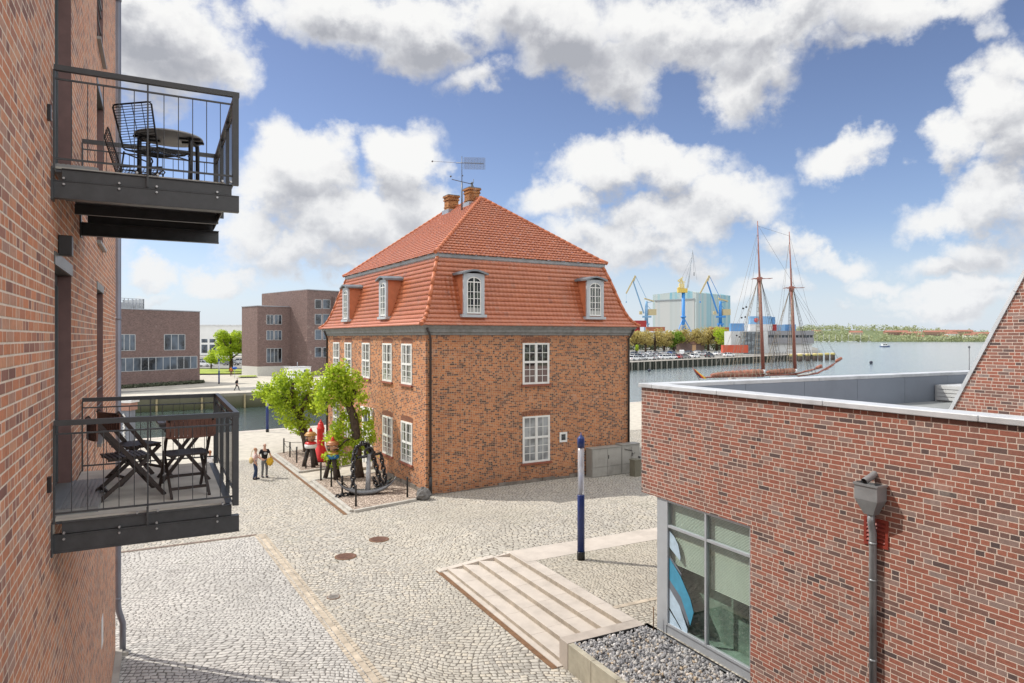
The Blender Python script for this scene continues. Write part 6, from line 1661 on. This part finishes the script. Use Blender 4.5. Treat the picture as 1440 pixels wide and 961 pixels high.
for i, (nm, c) in enumerate((('black',(.02,.02,.02)),('red',(.45,.02,.02)),('gold',(.65,.42,.02)))):
    m = MB(); A, B = Vector(SP(974.5,518)), Vector(SP(984,534)); n = 8
    off = Vector((.33,.0,-.05))
    for k in range(n):
        p, q = A.lerp(B,.05+.8*k/n), A.lerp(B,.05+.8*(k+1)/n); wv = lambda s: Vector((0,.18*math.sin(s*5),0)); g_ = .5+.9*k/n; h_ = .5+.9*(k+1)/n
        m.add([p+off*i*g_+wv(k/n), q+off*i*h_+wv((k+1)/n), q+off*(i+1)*h_+wv((k+1)/n+.1), p+off*(i+1)*g_+wv(k/n+.1)], [(0,1,2,3)])
    m.build('flag_stripe', plain('flag_'+nm, c, .8), t)
# small boats and marks
x, y = W(1245, 640); t = thing('motor_boat', 'small white cabin boat alone on the open water', 'boat', (x,y,-1.5), R(-20))
m = MB(); m.add([(-5,-1.6,1.0),(2,-1.6,1.2),(5.2,0,1.6),(2,1.6,1.2),(-5,1.6,1.0),(-4.8,-1.2,-.2),(2,-1.1,-.2),(4.5,0,-.2),(2,1.1,-.2),(-4.8,1.2,-.2)], [(0,1,6,5),(1,2,7,6),(2,3,8,7),(3,4,9,8),(4,0,5,9),(4,3,2,1,0)]); m.build('hull', plain('boat_blue', (.10,.14,.25), .4), t)
m = MB(); m.box(-3.4,1.4,-1.2,1.2,1.05,3.2); m.box(-3.8,1.7,-1.35,1.35,3.2,3.4); m.build('cabin', white, t, bevel=.1); m = MB(); m.box(-3.0,-1.2,-1.22,-1.2,1.9,2.8); m.box(-.8,1.0,-1.22,-1.2,1.9,2.8); m.build('window', glassd, t)
def mark(px, py, d, label):
    x, y = W(px, d); t = thing('sea_mark', label, 'sea mark', (x,y,-1.5)); z = Zat(py,d)+1.5
    m = MB(); m.tube([(0,0,-.5),(0,0,z-.4)], .06, 8); m.build('pole', black, t); m = MB(); m.ball((0,0,z), .55*d/230, 12, 8); m.build('top_ball', plain('mark_navy', (.015,.02,.04), .5), t)
mark(1225, 510, 232, 'dark ball topped sea mark standing in open water near the bowsprit'); mark(913, 521, 170, 'dark ball topped sea mark close to the harbour wall')
# ================================================================ FAR SHORE
def shore_z(d, px): return -1.2 + 32*sst(1460, 1950, d)*(.6+.4*math.sin(px*.011+1.0))
m = MB(); pxs = frange(1030, 1520, 35); ds = [1440, 1500, 1650, 1850, 2100, 2400, 3200]
m.v = [(*W(p,d), shore_z(d,p)) for d in ds for p in pxs]; n = len(pxs)
for j in range(len(ds)-1):
    for i in range(n-1): m.f.append([j*n+i,j*n+i+1,(j+1)*n+i+1,(j+1)*n+i]); m.sm.append(True); m.mi.append(0)
struct(m.build('far_shore_hills', grassmat('shore_grass', (.06,.09,.03), (.16,.19,.08))))
r = random.Random(17); m = MB()
for _ in range(640):
    px = r.uniform(1120, 1440); d = 1450 + 850*r.random()**1.8; x, y = W(px,d); z = shore_z(d,px)
    if 1195 < px < 1420 and 1540 < d < 1830 and r.random() < .8: continue
    h = r.uniform(9, 19)*(.8 if d < 1480 else 1); leafcloud(m, r, (x,y,z+h*.5), h*.52, 26, h*.28, (1,1,1))
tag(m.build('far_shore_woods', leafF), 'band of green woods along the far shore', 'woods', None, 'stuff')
m = MB()
for _ in range(260):
    px = r.uniform(150, 480); d = r.uniform(900,1300); x, y = W(px,d); h = r.uniform(12,22); leafcloud(m, r, (x,y,h*.6), h*.55, 20, h*.3)
for _ in range(170):
    px = r.uniform(885, 1140); d = r.uniform(1300,1700); x, y = W(px,d); h = r.uniform(10,18); leafcloud(m, r, (x,y,h*.5), h*.55, 20, h*.3)
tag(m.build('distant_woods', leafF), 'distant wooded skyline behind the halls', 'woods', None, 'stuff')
gh = 'houses among the trees of the far shore'
redroof = plain('far_red_roof', (.30,.13,.09), .8, 0, .15, .1)
for i, (px, d, L, h, c) in enumerate(((1205,1700,30,8,'cream'),(1262,1720,60,9,'brown'),(1283,1700,45,9,'brown'),(1296,1560,12,10,'white'),(1320,1750,70,11,'brown'),(1340,1640,26,14,'white'),(1368,1620,34,12,'white'),(1347,1800,90,13,'brown'),(1385,1760,60,12,'brown'),(1150,1720,24,9,'cream'),(1330,1590,14,9,'grey'),(1402,1560,30,9,'cream'))):
    x, y = W(px,d); z = shore_z(d,px)-2
    t = thing('shore_house', '%s walled long house on the wooded far shore, %s counted towards the gable' % (c, ordn[i]), 'house', (x,y,z), -TH+r.uniform(-.15,.15), gh)
    m = MB(); m.box(-L/2,L/2,0,12,0,h); m.build('wall', plain('far_wall_'+c, dict(cream=(.5,.45,.36),brown=(.30,.19,.14),white=(.62,.62,.60),grey=(.35,.36,.37))[c], .8), t)
    m = MB(); m.add([(-L/2-.5,-.6,h),(L/2+.5,-.6,h),(L/2+.5,6,h+4.5),(-L/2-.5,6,h+4.5),(-L/2-.5,12.6,h),(L/2+.5,12.6,h)], [(0,1,2,3),(3,2,5,4),(0,3,4),(1,5,2)]); m.build('roof', redroof, t)
    m = MB()
    for k in range(int(L/4)):
        for zz in (1.5,4.6): m.box(-L/2+1+k*4,-L/2+2.6+k*4,-.1,0,zz,zz+1.6)
    m.build('window', glassd, t)
proto = None
for i, (px, d) in enumerate(((1141,1380),(1149,1400),(1158,1375),(1166,1410),(1175,1390),(1184,1400),(1193,1420),(1201,1400),(1210,1425),(1222,1430))):
    x, y = W(px,d); l = 'tiny white moored sailing boat off the far shore, %s from the foremast side' % ordn[i]
    if proto is None:
        proto = thing('moored_sailboat', l, 'sailing boat', (x,y,-1.5), .3, 'small sailing boats moored along the far shore')
        m = MB(); m.add([(-6,-1.6,1.4),(2,-1.6,1.5),(6,0,1.9),(2,1.6,1.5),(-6,1.6,1.4),(-5.5,-1,0),(4.5,0,0),(-5.5,1,0)], [(0,1,2,3,4),(0,5,6,1),(1,6,2),(2,6,3),(3,6,7,4),(4,7,5,0)]); m.build('hull', white, proto)
        m = MB(); m.tube([(0,0,1.4),(0,0,15)], .22, 6); m.build('mast', zinclt, proto)
    else: dup(proto, (x,y,-1.5), r.uniform(0,6), l)
# near quay oddments: rope decked information pillar and bicycle
x, y = W(178, 44); t = thing('information_pillar', 'pale pillar with tiled cap and white rope beside the canal', 'pillar', (x,y,0), -TH)
m = MB(); m.box(-.36,.40,-.3,.3,0,2.75); m.build('pillar', plain('blue_grey_pillar', (.18,.20,.24), .6), t); m = MB(); m.box(-.46,.48,-.42,.42,2.76,3.25); m.build('tile_band', plain('tile_band_red', (.36,.20,.15), .8), t); m = MB(); m.box(-.54,.56,-.5,.5,3.26,3.42); m.build('cap', white, t)
m = MB(); m.tube([(.04+.05*math.sin(i*1.6), -.36+.03*math.cos(i*1.6), .2+.06*i) for i in range(40)], .055, 7); m.build('rope', white, t)
x, y = W(897, 37.5); t = thing('bicycle', 'dark bicycle parked behind the utility cabinet', 'bicycle', (x,y,-.05), R(70))
for xx in (-.52,.52):
    m = MB(); m.tube([(.33*math.cos(k*math.pi/12), 0, .33*math.sin(k*math.pi/12)) for k in range(24)], .022, 6, closed=True)
    for k in range(8): m.tube([(0,0,0),(.32*math.cos(k*math.pi/4),0,.32*math.sin(k*math.pi/4))], .004, 4)
    m.build('wheel', black, t, (xx,0,.345))
m = MB(); m.tube([(-.52,0,.345),(-.12,0,.30),(.36,0,.78),(-.2,0,.78),(-.52,0,.345)], .018, 7); m.tube([(-.12,0,.30),(-.24,0,.92)], .018, 7); m.tube([(.52,0,.345),(.36,0,.78),(.32,0,1.0)], .018, 7); m.build('frame', black, t)
m = MB(); m.tube([(.28,-.28,1.02),(.36,-.1,1.02),(.36,.1,1.02),(.28,.28,1.02)], .015, 7); m.build('handlebar', black, t); m = MB(); m.ball((-.26,0,.95), .12, 10, 6, 0, (1.2,.7,.4)); m.build('saddle', black, t); m = MB(); m.box(.38,.62,-.18,.18,.68,.92); m.build('basket', black, t)
x, y = W(893.5, 36.6); m = MB(); m.box(-.22,.22,-.22,.22,0,.95); m.box(-.25,.25,-.25,.25,.951,1.0); o = m.build('litter_bin', plain('bin_olive', (.16,.15,.11), .7), None, (x,y,-.1), HR, bevel=.015); tag(o, 'olive grey square litter bin beside the utility cabinet', 'bin')

# ================================================================ SKY, SUN, CAMERA
SAZ, SEL = math.atan2(-.713, .701), R(50)      # azimuth from +Y towards +X
wd = bpy.data.worlds.new('World'); scn.world = wd; wd.use_nodes = True
T = NT(wd.node_tree); bg = wd.node_tree.nodes['Background']; out = wd.node_tree.nodes['World Output']
sky = T.n('ShaderNodeTexSky', sky_type='NISHITA'); sky.sun_disc = False; sky.sun_elevation = SEL; sky.sun_rotation = SAZ; sky.air_density = 1.0; sky.dust_density = .4; sky.ozone_density = 3.0
# cloud field, described by compass bearing and elevation
grp = bpy.data.node_groups.new('cloud_field', 'ShaderNodeTree')
grp.interface.new_socket('dir', in_out='INPUT', socket_type='NodeSocketVector'); grp.interface.new_socket('density', in_out='OUTPUT', socket_type='NodeSocketFloat'); grp.interface.new_socket('under', in_out='OUTPUT', socket_type='NodeSocketFloat')
g = NT(grp); gi = g.n('NodeGroupInput'); go = g.n('NodeGroupOutput'); dv = gi.outputs[0]
x, y, z = g.sep(dv)
az = g.m('ARCTAN2', x, y); el = g.m('ARCSINE', z)
ae = g.xyz(az, el, 0.0)
BL = [ # px, py, half width, half height, weight
 (250,45,120,85,1.1),(190,90,80,70,1.0),(320,100,55,50,.9),(200,10,120,60,1.0),(360,10,90,30,.7),
 (480,15,130,48,1.0),(600,35,130,55,1.0),(660,118,62,26,.7),(560,60,80,40,.8),(700,20,60,50,.9),
 (800,40,95,75,1.1),(865,100,65,46,1.0),(830,85,55,40,.9),(895,122,38,26,.7),(960,30,140,55,1.0),
 (1100,40,170,52,1.1),(1060,110,60,48,.95),(1230,30,130,45,.95),(1330,15,90,30,.8),(1180,85,70,22,.6),
 (430,250,80,60,1.1),(470,225,50,45,.9),(385,285,70,55,.9),(560,235,68,62,1.1),(590,290,65,60,.95),(500,320,150,52,1.05),(420,355,95,38,.95),(470,370,120,26,.8),(345,320,45,45,.8),
 (305,392,68,30,1.0),(205,376,45,25,.9),(200,412,50,16,.6),
 (915,215,72,45,1.1),(860,240,85,48,1.0),(800,290,62,40,.95),(960,250,85,50,1.0),(1030,285,90,42,.95),(930,310,130,42,1.0),(870,345,140,35,1.0),(960,365,60,25,.8),(820,330,50,40,.8),
 (1195,222,66,36,1.0),(1320,190,62,48,1.0),(1385,150,75,55,1.05),(1420,200,70,60,1.0),(1395,270,85,52,1.05),(1340,300,75,30,.9),(1430,95,50,40,.8),(1350,375,95,26,.85),(1410,350,80,40,.9),(1340,430,125,30,1.05),(1400,405,80,28,.9),(1260,452,120,12,.55),
 (1110,345,42,34,.9),(1165,372,70,28,.9),(1215,405,55,18,.7),(1080,410,80,22,.7),(1180,435,130,14,.55),(1380,45,40,25,.6),
 (60,300,120,90,.9),(1560,250,150,120,1.0),(1600,60,150,90,.9),(-120,120,150,100,.9)]
acc = None; und = None
nz1 = g.n('ShaderNodeTexNoise'); g.lk(g.vm('MULTIPLY', dv, (1,1,1.35)), nz1.inputs['Vector']); nz1.inputs['Scale'].default_value = 9.0; nz1.inputs['Detail'].default_value = 10; nz1.inputs['Roughness'].default_value = .60
wn = g.n('ShaderNodeTexNoise'); g.lk(dv, wn.inputs['Vector']); wn.inputs['Scale'].default_value = 7; wn.inputs['Detail'].default_value = 7; wn.inputs['Roughness'].default_value = .6
wp = g.n('ShaderNodeVectorMath', operation='SCALE'); g.lk(g.vm('SUBTRACT', wn.outputs['Color'], (.5,.5,.5)), wp.inputs[0]); wp.inputs['Scale'].default_value = .17
aew = g.vm('ADD', ae, wp.outputs[0])
HEAD = TH
ay = g.sep(aew)[1]
for px, py, hw, hh, wt in BL:
    a = math.atan((px-720)/FOC); e = math.atan((475-py)/FOC*math.cos(a))
    wa = hw/FOC*math.cos(a)**2; we = hh/FOC*math.cos(a)
    q = g.vm('MULTIPLY', g.vm('SUBTRACT', aew, (HEAD+a, e, 0)), (1/wa, 1/we, 0))
    ln = g.vm('LENGTH', q, None, 1)
    f = g.m('MULTIPLY', g.mr(ln, 1.5, .2), wt)
    acc = f if acc is None else g.m('MAXIMUM', acc, f)
    u_ = g.m('MULTIPLY', f, g.mr(ay, e+.45*we, e-.75*we)); und = u_ if und is None else g.m('MAXIMUM', und, u_)
# generic clouds for the unseen sky, thickened to add fill light
far = g.mr(g.m('ABSOLUTE', g.m('SUBTRACT', az, HEAD)), .85, 1.2)
gen = g.m('MULTIPLY', g.mr(g.noise(g.vm('MULTIPLY', dv, (1,1,2.0)), 2.2, 5, .55), .30, .52), far)
hi = g.m('MULTIPLY', g.mr(el, .62, .9), g.mr(g.noise(dv, 2.6, 5, .55), .42, .6))
acc = g.m('MAXIMUM', acc, g.m('MAXIMUM', gen, hi))
nz3 = g.n('ShaderNodeTexNoise'); g.lk(dv, nz3.inputs['Vector']); nz3.inputs['Scale'].default_value = 30; nz3.inputs['Detail'].default_value = 6; nz3.inputs['Roughness'].default_value = .62
bil = g.m('ABSOLUTE', g.m('SUBTRACT', nz1.outputs[0], .5))
dens = g.m('ADD', g.m('ADD', acc, g.m('MULTIPLY', g.m('SUBTRACT', .12, bil), 1.2)), g.m('ADD', g.m('MULTIPLY', g.m('SUBTRACT', nz1.outputs[0], .5), 1.3), g.m('MULTIPLY', g.m('SUBTRACT', nz3.outputs[0], .5), .6)))
g.lk(dens, go.inputs[0]); g.lk(und, go.inputs[1])
tc = T.n('ShaderNodeTexCoord'); D = T.vm('NORMALIZE', tc.outputs['Generated'])
def field(v):
    n = T.n('ShaderNodeGroup'); n.node_tree = grp; T.lk(v, n.inputs[0]); return n.outputs[0]
d0 = field(D)
up = T.vm('NORMALIZE', T.vm('ADD', D, (math.sin(SAZ)*.018, math.cos(SAZ)*.018, .06)))
d1 = field(up)
mask = T.m('POWER', T.mr(d0, .28, .95), .8)
x, y, z = T.sep(D)
rim = T.m('MULTIPLY', T.m('SUBTRACT', d1, d0), .55)
ton = T.m('MULTIPLY', T.m('SUBTRACT', T.noise(T.vm('MULTIPLY', D, (1,1,1.7)), 8, 6, .55), .5), .85)
under = d0.node.outputs[1]
top = T.m('MULTIPLY', T.mr(z, .26, .42), .8)
lit = T.mr(T.m('ADD', T.m('ADD', rim, ton), T.m('ADD', T.m('MULTIPLY', under, .78), T.m('MULTIPLY', T.mr(d0, .7, 1.5), top))), .02, .86, 0, 1, 'LINEAR')
ccol = T.ramp(lit, [(0,(.93,.93,.92)),(.3,(.85,.85,.855)),(.55,(.68,.69,.715)),(.8,(.52,.53,.57)),(1,(.42,.435,.48))])
hz = T.mr(z, .0, .30)
ccol = T.mix(T.m('MULTIPLY', T.m('SUBTRACT', 1.0, hz), .45), ccol, (.80,.83,.87))
bg2 = T.n('ShaderNodeBackground'); T.lk(ccol, bg2.inputs[0]); x, y, z = T.sep(D); azd = T.m('ABSOLUTE', T.m('SUBTRACT', T.m('ARCTAN2', x, y), HEAD)); unseen_fill = T.m('MAXIMUM', T.mr(azd, .95, 1.6), T.mr(z, .62, .85)); T.lk(T.m('ADD', 1.02, T.m('MULTIPLY', unseen_fill, 1.1)), bg2.inputs[1])  # unseen clouds behind and overhead brightened as added fill light
skyc = T.mix(1.0, sky.outputs[0], T.mix(T.mr(z, .0, .55), (.93,.88,.96), (.78,.68,.72)), 'MULTIPLY')
skyc = T.mix(T.m('MULTIPLY', T.mr(z, .16, -.01), .8), skyc, (4.6,5.3,6.1)); T.lk(skyc, bg.inputs[0]); bg.inputs[1].default_value = .15
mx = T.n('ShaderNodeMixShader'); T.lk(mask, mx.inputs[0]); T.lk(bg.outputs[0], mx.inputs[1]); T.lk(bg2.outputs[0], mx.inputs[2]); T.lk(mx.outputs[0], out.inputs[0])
wd.cycles.sampling_method = 'NONE'
sd = bpy.data.lights.new('sun', 'SUN'); so = bpy.data.objects.new('sun', sd); COL.objects.link(so)
sd.energy = 4.25; sd.angle = R(.53); sd.color = (1.0, .95, .87)
toward = Vector((math.sin(SAZ)*math.cos(SEL), math.cos(SAZ)*math.cos(SEL), math.sin(SEL)))
so.rotation_euler = (-toward).to_track_quat('-Z', 'Y').to_euler()
cd = bpy.data.cameras.new('camera'); co_ = bpy.data.objects.new('camera', cd); COL.objects.link(co_); scn.camera = co_
co_.location = (0,0,CAMH); co_.rotation_euler = (R(90), 0, -TH)
cd.sensor_width = 36; cd.lens = 36*FOC/1440; cd.shift_y = -5.5/1440; cd.clip_start = .05; cd.clip_end = 20000
scn.view_settings.view_transform = 'Standard'; scn.view_settings.look = 'None'; scn.view_settings.exposure = 0; scn.view_settings.gamma = 1
cy = scn.cycles; cy.use_denoising = True; cy.max_bounces = 7; cy.diffuse_bounces = 3; cy.glossy_bounces = 3; cy.transmission_bounces = 4; cy.transparent_max_bounces = 10; cy.caustics_reflective = False; cy.caustics_refractive = False
cy.use_adaptive_sampling = True; cy.adaptive_threshold = .01
scn.render.resolution_x = 1024; scn.render.resolution_y = 683
